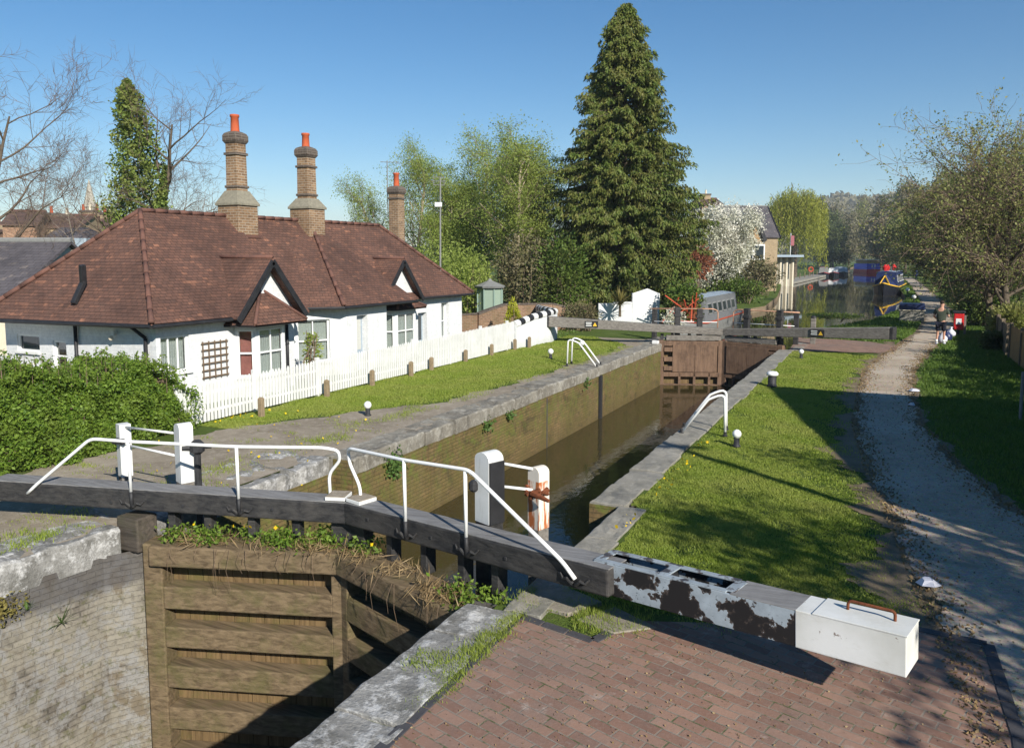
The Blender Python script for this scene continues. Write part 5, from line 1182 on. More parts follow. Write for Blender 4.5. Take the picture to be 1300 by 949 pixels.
def narrowboat(label, pbow, heading, L, Bm, zw, hull, cabin, cabh=.95, trim='red_paint', name='narrowboat', canopy=None, cratch=False, windows=6, group=None, bowgear=None):
    """hull with pointed bow at local +x, cabin with sloped sides"""
    T = thing(name, label, 'boat', (*pbow[:2], zw), group); a = R(heading); d = Vector((math.cos(a), math.sin(a), 0)); n = Vector((-d.y, d.x, 0)); o_ = Vector((pbow[0], pbow[1], zw))
    P_ = lambda s, t, z: o_-d*s+n*t+Vector((0, 0, z)); st = [(0, .02, .95), (.5, .45, .8), (1.3, .85, .68), (2.4, 1., .6), (L-1.2, 1., .6), (L-.4, .75, .66), (L, .35, .7)]
    vs = []
    for s, w, z in st: w *= Bm/2; vs += [P_(s, -w*.85, -.25), P_(s, -w, z), P_(s, w, z), P_(s, w*.85, -.25)]
    fs = []
    for i in range(len(st)-1): fs += [(i*4+k, i*4+k+1, i*4+k+5, i*4+k+4) for k in range(3)]
    fs.append((len(st)*4-4, len(st)*4-3, len(st)*4-2, len(st)*4-1)); q = MB(); q.add(vs, fs, hull); q.build('hull', parent=T)
    q = MB()
    for sd in (1, 2):
        for i in range(len(st)-1): q.tube([vs[i*4+sd], vs[i*4+4+sd]], .045, 5, trim)
    q.build('rubbing_strake', parent=T)
    c0, c1 = 2.5, L-2.2; wb, wt = Bm/2-.12, Bm/2-.3; zb, zt = .58, .6+cabh; vs = [P_(c0, -wb, zb), P_(c0, wb, zb), P_(c0+.1, wt, zt), P_(c0+.1, 0, zt+.08), P_(c0+.1, -wt, zt), P_(c1, -wb, zb), P_(c1, wb, zb), P_(c1-.1, wt, zt), P_(c1-.1, 0, zt+.08), P_(c1-.1, -wt, zt)]
    q = MB(); q.add(vs, [(0, 1, 2, 3, 4), (5, 9, 8, 7, 6), (0, 4, 9, 5), (1, 6, 7, 2)], cabin); q.add(vs, [(4, 3, 8, 9), (3, 2, 7, 8)], 'grey_blue' if trim == 'yellow_paint' or bowgear else trim); Cb = q.build('cabin', parent=T)
    for i in range(windows):
        s = c0+.6+(c1-c0-1.2)*(i+.5)/windows
        for sd in (-1, 1):
            w_ = (wb+wt)/2+.01; q = MB(); q.obox(P_(s, sd*(w_+.0), (zb+zt)/2+.05), d*.36, n*.02+Vector((0, 0, -.03)), Vector((0, 0, .21*cabh))-n*sd*.045, 'lead' if bowgear else 'white_paint'); q.obox(P_(s, sd*(w_+.012), (zb+zt)/2+.05), d*.33, n*.02, Vector((0, 0, .18*cabh))-n*sd*.037, 'glass'); q.build('window', parent=Cb)
    if cratch:
        q = MB(); v2 = [P_(1.2, -.5, .7), P_(1.2, .5, .7), P_(1.35, 0, 1.55), P_(2.5, -wb, .6), P_(2.5, wb, .6), P_(2.5, 0, 1.6)]; q.add(v2, [(0, 1, 2), (0, 2, 5, 3), (1, 4, 5, 2)], 'navy_paint'); q.build('cratch_cover', parent=T)
        q = MB()
        for t in (-1, 1): q.beam(P_(1.13, t*.42, .75), P_(1.28, 0, 1.5), .04, .08, 'yellow_paint')
        q.build('cratch_stripe', parent=T)
        q = MB(); r_ = random.Random(4)
        for k in range(7): q.lathe(P_(3+k*.7, r_.uniform(-.3, .3), zt+.08), [(.12, 0), (.18, .15), (.22, .3), (.05, .5)], 7, ['red_paint', 'tarp', 'red_paint', 'wood_pale'][k % 4])
        q.build('roof_pots', parent=T)
    if bowgear:
        q = MB(); r_ = random.Random(2)
        for k in range(9): a_, b_ = P_(.5+r_.uniform(0, 1.8), r_.uniform(-.8, .8), .7), P_(.6+r_.uniform(0, 1.8), r_.uniform(-.8, .8), 1.2+r_.uniform(0, 1)); q.beam(a_, b_, .05, .05, bowgear)
        q.build('bow_gear', parent=T)
        q = MB(); q.obox(P_(1.9, 0, 1.25), d*.35, n*.6, (0, 0, .4), 'rusty'); q.build('bow_locker', parent=T, bevel=.03)
    if canopy:
        q = MB(); q.beam(P_(L-2.2, 0, 1.2), P_(L-.4, 0, 1.1), Bm*.75, 1.1, canopy); q.build('canopy', parent=T, bevel=.1)
    return T
# near left: orange/blue boat moored beyond the top gate
pb = gz(905, 428, -.38); 
narrowboat('grey narrowboat with orange-red bow gear moored beyond the top gate on the cottage side', (-9.35, 37.6), -92, 12.5, 2.1, -.38, 'lead', 'window_grey', 1.25, 'orange_red', windows=6, bowgear='orange_red')
narrowboat('dark narrowboat with yellow stripes on its pointed front moored against the towpath bank', (-.62, 90), -94, 14, 2.1, -.38, 'dark_hull', 'navy_paint', 1.15, 'yellow_paint', cratch=True).scale = (1.22, 1.22, 1.35)
narrowboat('white cruiser with red trim moored beside the lifebuoy end of the landing stage', (-10.6, 176), -85, 10, 2.3, -.38, 'dark_hull', 'window_white', 1.1, 'red_paint', 'river_cruiser', windows=4)
narrowboat('dark boat with a pale blue canopy moored right of the white and red cruiser', (-9.2, 186), -80, 9, 2.6, -.38, 'dark_hull', 'grey_blue', 1.2, 'white_paint', 'river_cruiser', windows=3, canopy='grey_blue')
narrowboat('grey work boat moored close beside the landing stage', (-12.2, 172), -85, 9, 2.2, -.38, 'dark_hull', 'lead', 1.3, 'red_paint', 'river_cruiser', windows=3)
Bh = thing('houseboat', 'wide blue houseboat with a red waterline and a timber upper deck across the far reach', 'boat', (-5.6, 222, -.38))
ax = Vector((math.cos(YAW), math.sin(YAW), 0)); ay = Vector((-ax.y, ax.x, 0)); p = gD(1101, 327, 205); p.z = 0; Bh.location = p
q = MB(); q.obox(p+Vector((0, 0, .05)), ax*1.75, ay*4, (0, 0, .5), 'red_paint'); q.build('hull', parent=Bh, bevel=.1)
q = MB(); q.obox(p+Vector((0, 0, 1.25)), ax*1.7, ay*3.8, (0, 0, .72), 'blue_paint'); Cb = q.build('cabin', parent=Bh, bevel=.05)
for k in (-1, 1): q = MB(); q.obox(p+ax*k*.35-ay*3.82+Vector((0, 0, 1.35)), ax*.15, ay*.03, (0, 0, .33), 'white_paint'); q.build('window', parent=Cb)
q = MB(); q.obox(p+Vector((0, 0, 2.45)), ax*1.4, ay*3.3, (0, 0, .42), 'wood_pale'); q.obox(p+Vector((0, 0, 2.95)), ax*1.55, ay*3.5, (0, 0, .08), 'window_white'); q.build('upper_deck', parent=Bh)
Lb = thing('lifebuoy_stand', 'orange lifebuoy on a post on the far cottage side bank', 'lifebuoy', gz(1030, 348, 0)); p = gD(1030, 327, 150); p.z = 0; Lb.location = p
q = MB(); q.tube([p, p+Vector((0, 0, 1.4))], .08, 6, 'fence_wood'); q.build('post', parent=Lb)
q = MB(); c = p+Vector((0, -.1, 1.3)); q.tube([c+ax*.42*math.cos(t*.6283)+Vector((0, 0, .42*math.sin(t*.6283))) for t in range(11)], .13, 6, 'orange_red'); q.build('ring', parent=Lb)
# planter / water point on bank by towpath
Pt = thing('stone_trough', 'stone-sided bank box with a dark blue lid beside the towpath', 'trough', gz(1158, 408)); p = gz(1157, 408)
q = MB(); q.box(p.x-.6, p.x+.6, p.y-.4, p.y+.7, -.2, .62, 'coping_right'); q.build('body', parent=Pt, bevel=.03)
q = MB(); q.box(p.x-.64, p.x+.64, p.y-.44, p.y+.74, .66, 1.0, 'navy_paint'); q.build('lid', parent=Pt, bevel=.06)
q = MB(); q.box(p.x-.66, p.x+.66, p.y-.46, p.y+.76, .62, .66, 'cream'); q.build('rim', parent=Pt)
# red bin
Bn = thing('litter_bin', 'red post-mounted bin with a white notice and a black lid beside the towpath', 'bin', gz(1216, 425)); p = gz(1216, 425)
q = MB(); q.box(p.x-.2, p.x+.2, p.y-.2, p.y+.2, .25, 1.0, 'red_paint'); q.build('body', parent=Bn, bevel=.03)
q = MB(); q.box(p.x-.24, p.x+.24, p.y-.24, p.y+.24, 1.0, 1.1, 'black_paint'); q.build('lid', parent=Bn, bevel=.03)
q = MB(); q.box(p.x-.12, p.x+.1, p.y-.215, p.y-.203, .5, .76, 'white_paint'); q.build('notice', parent=Bn)
q = MB(); q.box(p.x-.05, p.x+.05, p.y-.05, p.y+.05, -.02, .26, 'black_iron'); q.box(p.x+.22, p.x+.3, p.y-.05, p.y+.05, -.02, .9, 'grey_timber'); q.build('leg', parent=Bn)
for i, (du, dv, m_, lab) in enumerate(((-9, 3, 'litter_white', 'pale rubbish bag dumped nearest the red bin'), (-14, 7, 'navy_paint', 'dark blue rubbish bag between the two pale ones'), (-20, 10, 'litter_white', 'pale rubbish bag farthest from the red bin'))):
    p = gz(1216+du, 425+dv); q = MB(); q.lathe(p, [(.12, 0), (.2, .08), (.19, .22), (.1, .33), (.04, .4), (.07, .46)], 10, m_); tag(q.build('rubbish_bag', smooth=True, jit=.02, seed=i), lab, 'bag', 'rubbish bags by the bin')
for i, (u, v, s_, lab) in enumerate(((1161, 497, .14, 'scrap of white paper on the grass beside the shaded towpath'), (1157, 515, .07, 'tiny scrap of litter near the edge of the towpath'), (1178, 743, .12, 'white paper litter on worn ground by the near lawn'))):
    p = gz(u, v); q = MB(); q.lathe(p+Vector((0, 0, .01)), [(s_*.8, 0), (s_, .02), (s_*.5, .07)], 6, 'litter_white'); tag(q.build('litter', jit=.02, seed=i+5), lab, 'litter')
# right fence
Ff = thing('board_fence', 'weathered grey boarded fence on the right of the verge', 'fence', (3.9, 36, 0))
def boards(parent, a, b_, h, mat, st=.15):
    a, b_ = Vector((*a, 0)), Vector((*b_, 0)); L = (b_-a).length; k = int(L/st); q = MB(); r_ = random.Random(8)
    for i in range(k):
        c0, c1 = a.lerp(b_, (i+.04)/k), a.lerp(b_, (i+.96)/k); hh = h+r_.uniform(-.02, .02); q.beam(c0+Vector((0, 0, hh/2)), c1+Vector((0, 0, hh/2)), .022, hh, mat)
    q.build('board_panel', parent=parent)
    q = MB(); k = max(1, int(L/2.4))
    for i in range(k+1): c = a.lerp(b_, i/k); q.box(c.x-.06, c.x+.06, c.y-.05, c.y+.05, -.1, h+.1, 'fence_wood')
    q.build('posts', parent=parent)
boards(Ff, (3.85, 32.6), (4.3, 42.5), 1.1, 'fence_wood')
Ff = thing('board_fence', 'newer orange-brown boarded fence at the right edge beyond the sign', 'fence', (3.9, 31, 0)); boards(Ff, (3.95, 27.5), (3.9, 32.3), 1.15, 'new_fence')
Sn = thing('sign_board', 'pale green and white notice board on grey posts at the right edge', 'sign', gz(1296, 533)); p = gz(1295, 533)
q = MB(); q.tube([p, p+Vector((0, 0, 1.05))], .035, 8, 'lead'); q.tube([p+Vector((.75, 0, 0)), p+Vector((.75, 0, 1.25))], .035, 8, 'lead'); q.build('posts', parent=Sn)
q = MB(); q.obox(p+Vector((.42, -.02, 1.02)), (.33, 0, 0), (0, .012, 0), (0, 0, .22), 'window_white'); q.build('board', parent=Sn, bevel=.01)
q = MB(); q.obox(p+Vector((.42, -.036, 1.17)), (.32, 0, 0), (0, .002, 0), (0, 0, .05), 'greenhouse_frame'); q.build('header', parent=Sn)
# off-frame cottage whose roof shades the lawn
Hs = thing('towpath_house', 'yellow brick house with a pointed tiled roof on the towpath side', 'house', (10.5, 14.2, 0))
c = Vector((8.6, 16.0, 0)); q = MB()
sd = Vector((.81, -.59, 0)); pd = Vector((.59, .81, 0))
ap = Vector((-3.1, 22.4, 0))+sd*12.2+Vector((0, 0, 6.95))
q.obox((ap.x+sd.x*3, ap.y+sd.y*3, 1.1), sd*3, pd*5.4, (0, 0, 1.15), 'yellow_brick')
q.add([ap+Vector((0, 0, -.1)), (ap.x+pd.x*6, ap.y+pd.y*6, 2.2), (ap.x-pd.x*6, ap.y-pd.y*6, 2.2)], [(0, 1, 2)], 'yellow_brick'); q.build('walls', parent=Hs)
q = MB(); far = sd*6.2
for s in (-1, 1):
    e_ = ap+pd*6.3*s; e_.z = 2.1; q.slab([ap, e_, e_+far, ap+far], .1, 'far_tile')
q.build('roof', parent=Hs)
# ================================================================== TREES
# big conifer
def conifer():
    r = np.random.default_rng(5); D = 46.; b0 = gD(790, 327, D); zt = gD(790, 3, D).z; T = thing('conifer_tree', 'tall dense dark conifer with a pointed crown standing by the white wall', 'tree', (b0.x, b0.y, 0))
    q = MB(); q.tube([(b0.x, b0.y, 0), (b0.x, b0.y, zt*.5), (b0.x, b0.y, zt-.3)], [.4, .22, .02], 9, 'bark'); q.build('trunk', parent=T)
    segs = []; P_ = []; Dr = []
    Rm = lambda z: np.interp(z/zt, [0, .06, .12, .25, .4, .6, .78, .92, 1], [3.4, 4.2, 4.8, 4.6, 3.9, 2.8, 1.85, .9, .12])
    for i in range(1150):
        z = zt*(.05+.945*r.uniform()**.9); a = r.uniform(0, 2*math.pi); Lb = Rm(z)*r.uniform(.62, 1.14)*(1+.13*math.sin(a*3+z*1.3)+.1*math.sin(a*2-z*.7))
        d = np.array([math.cos(a), math.sin(a), 0]); lat = np.array([-d[1], d[0], 0]); p0 = np.array([b0.x, b0.y, z+Lb*.15]); k = max(3, int(Lb/.22)); prev = p0
        up_ = r.uniform(-.05, .1); dr_ = r.uniform(.28, .5)
        for j in range(1, k+1):
            t = j/k; p = p0+d*Lb*t+np.array([0, 0, Lb*(up_*t-dr_*t*t+(.2*t**4))]); segs.append((*prev, *p, .035*(1-t)+.008, .035*(1-t)*.8+.006)); prev = p
            if t < .35: continue
            for sgn in (-1, 1, 0):
                Ls = (.62*(1.15-t)+.16)*r.uniform(.6, 1.2); sd = d*(.55 if sgn else 1)+lat*sgn*r.uniform(.5, .9)+np.array([0, 0, -r.uniform(.15, .6)]); sd /= np.linalg.norm(sd)
                m_ = int(5+Ls*18); tt = r.uniform(size=m_); droop = np.zeros((m_, 3)); droop[:, 2] = -tt**2*Ls*.5-np.abs(r.normal(size=m_))*.07
                P_.append(p+sd*Ls*tt[:, None]+droop+r.normal(size=(m_, 3))*.035); Dr.append(np.tile(sd*.7+np.array([0, 0, -.6]), (m_, 1)))
    tubes('branches', segs, 'bark', T, 3); P_ = np.concatenate(P_); Dr = np.concatenate(Dr); cards('foliage', P_, .19, 'conifer_leaf', T, 5, .34, Dr, .6)
conifer()
# light green birch / willow group
for i, (u, D, vt, lab) in enumerate(((478, 62, 205, 'small airy pale green tree behind the farthest cottage chimney'), (535, 56, 158, 'airy green tree just right of the farthest chimney'), (600, 54, 145, 'tall spring green tree with a pale trunk behind the aerial pole'), (655, 47, 132, 'tallest airy green tree with twin pale trunks left of the conifer'), (697, 48.5, 172, 'yellow-green tree half hidden by the left side of the conifer'), (570, 50, 205, 'lower bushy green tree below the tall pale-trunked one'))):
    b = gD(u, 327, D); b.z = 0; H = gD(u, vt, D).z
    tree('spring_tree', lab, b, H, dict(Q_BIRCH, stems=2 if i in (2, 3, 5) else 1), 'bark_pale', 'birch_leaf', .11, 6 if i else 3, .26, 20+i, 'spring green trees behind the cottage', tr=.014, twigmat='twig', asp=.5)
# ivy-clad tree and bare trees left
b = gD(176, 327, 40); b.z = 0; Ht = gD(176, 100, 40).z
IT = tree('ivy_tree', 'bare tree with its trunk thickly clad in green ivy behind the cottage roof', b, Ht+1.5, dict(Q_BARE, kids=(12, 6, 5, 4), ang=(60, 42, 40, 38)), 'bark', None, seed=31, tr=.022, twigmat='twig')
r = np.random.default_rng(9); P_ = []
for k in range(20000):
    z = r.uniform(2.5, Ht); a = r.uniform(0, 6.28); w_ = float(np.interp(z/Ht, [0, .3, .55, .7, .81, .93, 1], [1.3, 1.3, 1.25, 1.0, .85, .5, .1]))*(1+.12*math.sin(z*2.1+a*2)+.16*math.sin(a*3+z*4.3)+.14*math.sin(z*8+a*5)+.2*r.normal())
    if .5+.5*math.sin(z*3.3+a*4)*math.sin(z*1.7-a) < .3: continue
    rr = w_*(r.uniform()**.4); P_.append((b.x+.22*math.sin(z*.9)+rr*math.cos(a), b.y+rr*math.sin(a), z))
for k in range(2500):
    t = r.uniform(); c = np.array([b.x+.9+t*.9, b.y+.3, 3.8+t*4.2]); P_.append(c+r.normal(size=3)*.24*(1.15-t))
cards('ivy', P_, .15, 'ivy_leaf', IT, 9, .7)
b = gD(-35, 327, 28); b.z = 0; tree('bare_tree', 'leafless tree reaching in from the left edge of the view', b, 11.5, dict(Q_BARE, kids=(14, 7, 6, 4)), 'bark', None, seed=44, tr=.018, twigmat='twig', lean=(.05, 0))
b = gD(235, 327, 48); b.z = 0; tree('bare_tree', 'thin leafless tree whose twigs show right of the ivy tree', b, 9.5, Q_BARE, 'bark_grey', None, seed=45, tr=.009, twigmat='twig')
b = gD(110, 327, 46); b.z = 0; tree('bare_tree', 'thin leafless tree left of the ivy tree above the terrace roofs', b, 10.5, Q_BARE, 'bark_grey', None, seed=46, tr=.008, twigmat='twig')
# bushes behind fence/wall
def bush_at(name, lab, u, v0, D, rx, rz, leaf, n, ls, seed, zc=None, ry=None, cat='bush', hollow=.35):
    p = gD(u, 327, D); z = zc if zc is not None else rz*.9; r_ = random.Random(seed); bx = [(p.x, p.y, z, rx, ry or rx, rz)]
    for k in range(5): bx.append((p.x+r_.uniform(-.6, .6)*rx, p.y+r_.uniform(-.6, .6)*rx, z+r_.uniform(-.35, .5)*rz, rx*.5, rx*.5, rz*.5))
    return blob(name, lab, bx, n, ls, leaf, seed, cat, hollow=hollow, base=(p.x, p.y, 0), asp=.55, nst=24)
bush_at('bush', 'brown twiggy bush right of the summerhouse', 668, 0, 43, 2.1, 2.6, 'brown_bush', 7500, .16, 1)
bush_at('bush', 'dark evergreen bush with yellow flecks at the foot of the conifer', 712, 0, 42, 1.6, 2.5, 'bush_leaf', 6500, .16, 2)
bush_at('bush', 'straggly pale bush growing behind the end of the black and white coping', 738, 0, 38, .9, .75, 'brown_bush', 2200, .11, 3)
bush_at('bush', 'bright green shrubs below the spring trees behind the cottage end', 560, 0, 40, 2.2, 2.4, 'birch_leaf', 7000, .15, 4)
bush_at('bush', 'green bush left of the summerhouse above the brick wall', 592, 0, 42, 1.3, 2.0, 'birch_leaf', 4000, .14, 5)
bush_at('bush', 'tangled green bank bush just left of the orange narrowboat', 868, 0, 40, 1.0, 1.25, 'bush_leaf', 3500, .15, 6)
bush_at('bush', 'green bush with white flowers beside the black gate posts', 858, 0, 37.5, .55, .6, 'blossom', 1000, .1, 7)
bush_at('bush', 'dark shaded bush filling the gap under the conifer', 770, 0, 45, 3.2, 1.8, 'dark_leaf', 7000, .2, 8)
bush_at('bush', 'brown bramble bush on the bank before the cream pavilion', 955, 0, 75, 2.6, 2.0, 'brown_bush', 5500, .22, 9)
bush_at('bush', 'low green bank growth beside the pavilion bramble', 930, 0, 62, 2.4, 1.0, 'bush_leaf', 4500, .2, 10)
bush_at('bush', 'coppery red-leaved bush below the white blossom', 886, 0, 58, 1.2, 1.3, 'copper_leaf', 2600, .18, 12, zc=3.2)
bush_at('bush', 'low weeds along the canal edge by the towpath side of the top gate', 1062, 0, 46, 1.5, .15, 'birch_leaf', 1500, .1, 13)
bush_at('bush', 'dense green bush behind the copper leaves at the water edge', 905, 0, 66, 2.3, 2.2, 'dark_leaf', 5000, .2, 14)
# blossom tree
b = gD(910, 327, 62); b.z = 0
tree('blossom_tree', 'rounded tree covered in white blossom right of the conifer', b, gD(905, 258, 62).z, dict(Q_BROAD, kids=(16, 9, 7), start=(.12, .15, .1), trunk=.74, len=(.56, .5, .5)), 'bark', 'blossom', .15, 11, .24, 51, tr=.02)
# weeping willow
def willow():
    D = 145.; b0 = gD(1008, 327, D); zt = gD(1008, 243, D).z; T = thing('weeping_willow', 'large yellow-green weeping willow hanging over the far bank', 'tree', (b0.x, b0.y, 0)); r = np.random.default_rng(8)
    q = MB(); q.tube([(b0.x, b0.y, 0), (b0.x, b0.y, 5), (b0.x+.5, b0.y, 9)], [.7, .5, .3], 8, 'bark'); q.build('trunk', parent=T)
    P_ = []; segs = []
    for i in range(700):
        a = r.uniform(0, 6.28); rr = 5.3*math.sqrt(r.uniform(.02, 1))*(1+.12*math.sin(a*5)); x, y = b0.x+rr*math.cos(a), b0.y+rr*math.sin(a); top = zt*(.66+.34*math.sqrt(max(0, 1-(rr/5.9)**2)))*r.uniform(.93, 1.03); top += .9*math.sin(a*4)*math.sin(rr*1.7)+r.normal()*.35; bot = max(.8, top-r.uniform(3, 12)*(.5+.5*rr/5.3))
        if i % 6 == 0: segs.append((b0.x, b0.y, 7, x, y, top, .12, .03))
        n = int((top-bot)*7); zz = np.linspace(top, bot, n); P_.append(np.stack([x+r.normal(size=n)*.16+math.cos(a)*(top-zz)*.03, y+r.normal(size=n)*.16, zz], 1))
    tubes('limbs', segs, 'bark', T, 4); P_ = np.concatenate(P_); cards('foliage', P_, .34, 'willow_leaf', T, 8, .35, np.tile([0, 0, -1.], (len(P_), 1)), .6)
willow()
# far end wood: many trees one can tell apart
far = [(1040, 300, 262), (1058, 280, 272), (1078, 300, 275), (1096, 310, 268), (1118, 260, 262), (1140, 240, 250), (1168, 220, 245), (1195, 170, 240), (1090, 340, 262), (1055, 250, 296), (1125, 205, 285), (1150, 190, 278), (1215, 150, 232)]
for i, (u, D, vt) in enumerate(far):
    b = gD(u, 327, D); b.z = 0; H = gD(u, vt, D).z; r_ = random.Random(i)
    lab = ['grey-brown tree', 'dark tree', 'olive tree', 'hazy tree'][i % 4]+' in the wood at the end of the canal, number %s from the willow' % ['one', 'two', 'three', 'four', 'five', 'six', 'seven', 'eight', 'nine', 'ten', 'eleven', 'twelve', 'thirteen'][sorted(x[0] for x in far).index(u)]
    tree('far_tree', lab, b, H*1.05, dict(Q_BROAD, start=(.1, .15, .1), trunk=.8, rmin=.04), 'bark', ['far_leaf', 'dark_leaf', 'far_leaf', 'hawthorn_leaf'][i % 4], .6, 6, .9, 60+i, 'trees at the end of the canal', tr=.02)
# trees right of towpath
rt = [(1288, 36, 142, 'hawthorn_leaf', 'big spreading half-leafed tree by the board fence on the right', .12, 4), (1262, 52, 190, 'bush_leaf', 'leafy green tree behind the big spreading one', .16, 4), (1232, 68, 225, 'spring_leaf', 'leaning half-leafed tree right of the towpath beyond the bin', .18, 4), (1210, 95, 262, 'dark_leaf', 'darker tree farther along the towpath', .26, 4), (1190, 130, 275, 'dark_leaf', 'far dark tree above the end of the towpath', .35, 4), (1330, 45, 175, 'bush_leaf', 'green tree at the far right edge behind the fence', .16, 5), (1300, 62, 230, 'bush_leaf', 'green leafy tree low behind the spreading tree', .18, 6)]
for i, (u, D, vt, lf, lab, ls, per) in enumerate(rt):
    b = gD(u, 327, D); b.z = 0; H = gD(u, vt, D).z
    tree('towpath_tree', lab, b, H*1.05, dict(Q_BROAD, n=(8, 7, 6, 4), kids=(15, 9, 8), start=(.12, .12, .1), len=(.75 if i == 0 else .6, .55, .5), trunk=.74, stems=3 if i == 0 else 2), 'bark', lf, ls, per, .12 if i == 0 else .2, (187 if i == 0 else 80+i), 'trees along the towpath', lean=(-.08, 0), tr=.016, twigmat='twig', lkeep=.42 if i < 3 else .7)
# hedge-like bushes beside path on right
for i, (u, D, rx, rz, lf, lab) in enumerate(((1258, 40, 1.2, 1.0, 'bush_leaf', 'yellow-green bush just behind the red bin'), (1245, 50, 1.7, 1.5, 'hawthorn_leaf', 'grey-green bush right of the towpath behind the bin'), (1232, 62, 2.0, 1.5, 'bush_leaf', 'green bush at the path side below the leaning tree'), (1218, 80, 2.2, 1.6, 'dark_leaf', 'dark bush farther up the towpath side'), (1203, 105, 2.6, 1.9, 'bush_leaf', 'bush overhanging the towpath before its far bend'), (1188, 150, 3.5, 2.6, 'dark_leaf', 'last dark bush where the towpath disappears'), (1290, 33.5, .9, .8, 'hawthorn_leaf', 'grey bush leaning over the old fence'), (1276, 30, .6, .35, 'dark_leaf', 'low weeds at the foot of the old fence'), (1330, 60, 5, 2.4, 'bush_leaf', 'wide green thicket behind the fence'))):
    bush_at('bush', lab, u, 0, D, rx, rz, lf, int(5200), .1+D*.0018, 100+i)
# reed / verge weeds
# off-frame trees on the right, which shade the path and verge
sh = [((9.2, 3.0), 7.8, 'leafy tree beside the bridge on the towpath side'), ((9.3, 7.2), 6.8, 'leafy tree between the bridge and the towpath house'), ((13.5, 1.0), 9.5, 'taller tree behind the one by the bridge')]
for i, ((x, y), H, lab) in enumerate(sh):
    tree('verge_tree', lab, (x, y, 0), H, dict(Q_BROAD, start=(.15, .15, .1), trunk=.72), 'bark', 'bush_leaf', .14, 6, .22, 140+i, 'trees on the towpath side verge', tr=.02, lkeep=.8)
for i, (y, h_) in enumerate(((5.5, 1.0), (8.2, 1.0), (14.5, 1.7), (18.8, 1.85), (21.5, 1.8), (24.2, 1.9), (27, 1.8), (29.8, 1.85))):
    blob('bush', 'clipped bush in the row lining the right of the verge, '+['nearest the bridge', 'second from the bridge', 'third from the bridge', 'fourth from the bridge', 'fourth from the fence', 'third from the fence', 'second from the fence', 'nearest the fence'][i], [(6.2+.1*math.sin(y), y, h_*.95, .9, 1.6, h_)], 3800, .14, 'dark_leaf', 170+i, 'bush', 'bushes lining the verge', base=(6.2, y, 0), hollow=.3)
T = thing('utility_pole', 'tall timber utility pole standing on the towpath side verge', 'pole', (7.6, 6.2, 0))
q = MB(); q.tube([(7.6, 6.2, -.1), (7.6, 6.2, 8.2)], [.13, .09], 10, 'post_wood'); q.build('shaft', parent=T); q = MB(); q.obox((7.6, 6.2, 7.9), (.5, .2, 0), (-.02, .05, 0), (0, 0, .05), 'post_wood'); q.build('crossarm', parent=T)
# hedge by the cottage
def hedge():
    r = np.random.default_rng(12); T = thing('hedge', 'thick bright green privet hedge between the lockside path and the cottage end', 'hedge', (-14, 8.5, 0)); P_ = []; Dr = []
    N = 120000; y = r.uniform(3.2, 11.75, N); top = np.interp(y, [3, 7.8, 8.5, 9.7, 10.6, 11.2, 11.8], [1.78, 1.66, 1.52, 1.22, 1.36, 1.22, .75]); top = top+.1*np.sin(y*3.1)+.07*np.sin(y*7.7)
    f = r.uniform(size=N); face = f < .62; z = np.where(face, r.uniform(size=N)**.9*top, top-np.abs(r.normal(size=N))*.08)
    fx = -12.62-.32*(z/top)**2+.13*np.sin(y*2.3+z*3)+.09*np.sin(y*6.1-z*5)+.06*np.sin(z*9+y*11)-np.interp(y, [9.5, 11.8], [0, .35])
    x = np.where(face, fx-np.abs(r.normal(size=N))*.12, r.uniform(-15.2, -12.8, N)); end = (y > 11.5); x = np.where(end & face, r.uniform(-15, -12.7, N), x)
    lump = .09*np.sin(x*4+y*3)*np.sin(y*5.3); P_ = np.stack([x, y+r.normal(size=N)*.05, np.maximum(.03, z+np.where(face, 0, lump))], 1)
    S_ = []; segs = []
    for k in range(330):
        yy = r.uniform(3.3, 11.7); xx = r.uniform(-14.6, -12.85); tz = float(np.interp(yy, [3, 7.8, 8.5, 9.7, 10.6, 11.2, 11.8], [1.78, 1.66, 1.52, 1.22, 1.36, 1.22, .75]))+.05; L = r.uniform(.1, .34); n = int(L*90); t = r.uniform(size=n); S_.append(np.stack([xx+r.normal(size=n)*.03, yy+r.normal(size=n)*.03, tz+t*L], 1)); segs.append((xx, yy, tz-.2, xx, yy, tz+L, .006, .003))
    for k in range(260):
        yy = r.uniform(3.3, 11.6); xx = -12.85-r.uniform(0, 1.2); z0 = 0; segs.append((xx, yy, z0, xx+r.normal()*.1, yy+r.normal()*.15, r.uniform(.5, 1.2), .014, .006))
    P_ = np.concatenate([P_]+S_); tubes('stems', segs, 'twig', T, 4); cards('foliage', P_, .058, 'hedge_leaf', T, 12, .6)
    # twig-coloured box added inside so light does not pass straight through
    q = MB(); q.box(-15.0, -13.15, 3.3, 11.3, 0, 1.1, 'twig'); q.build('inner_light_block', parent=T)
hedge()
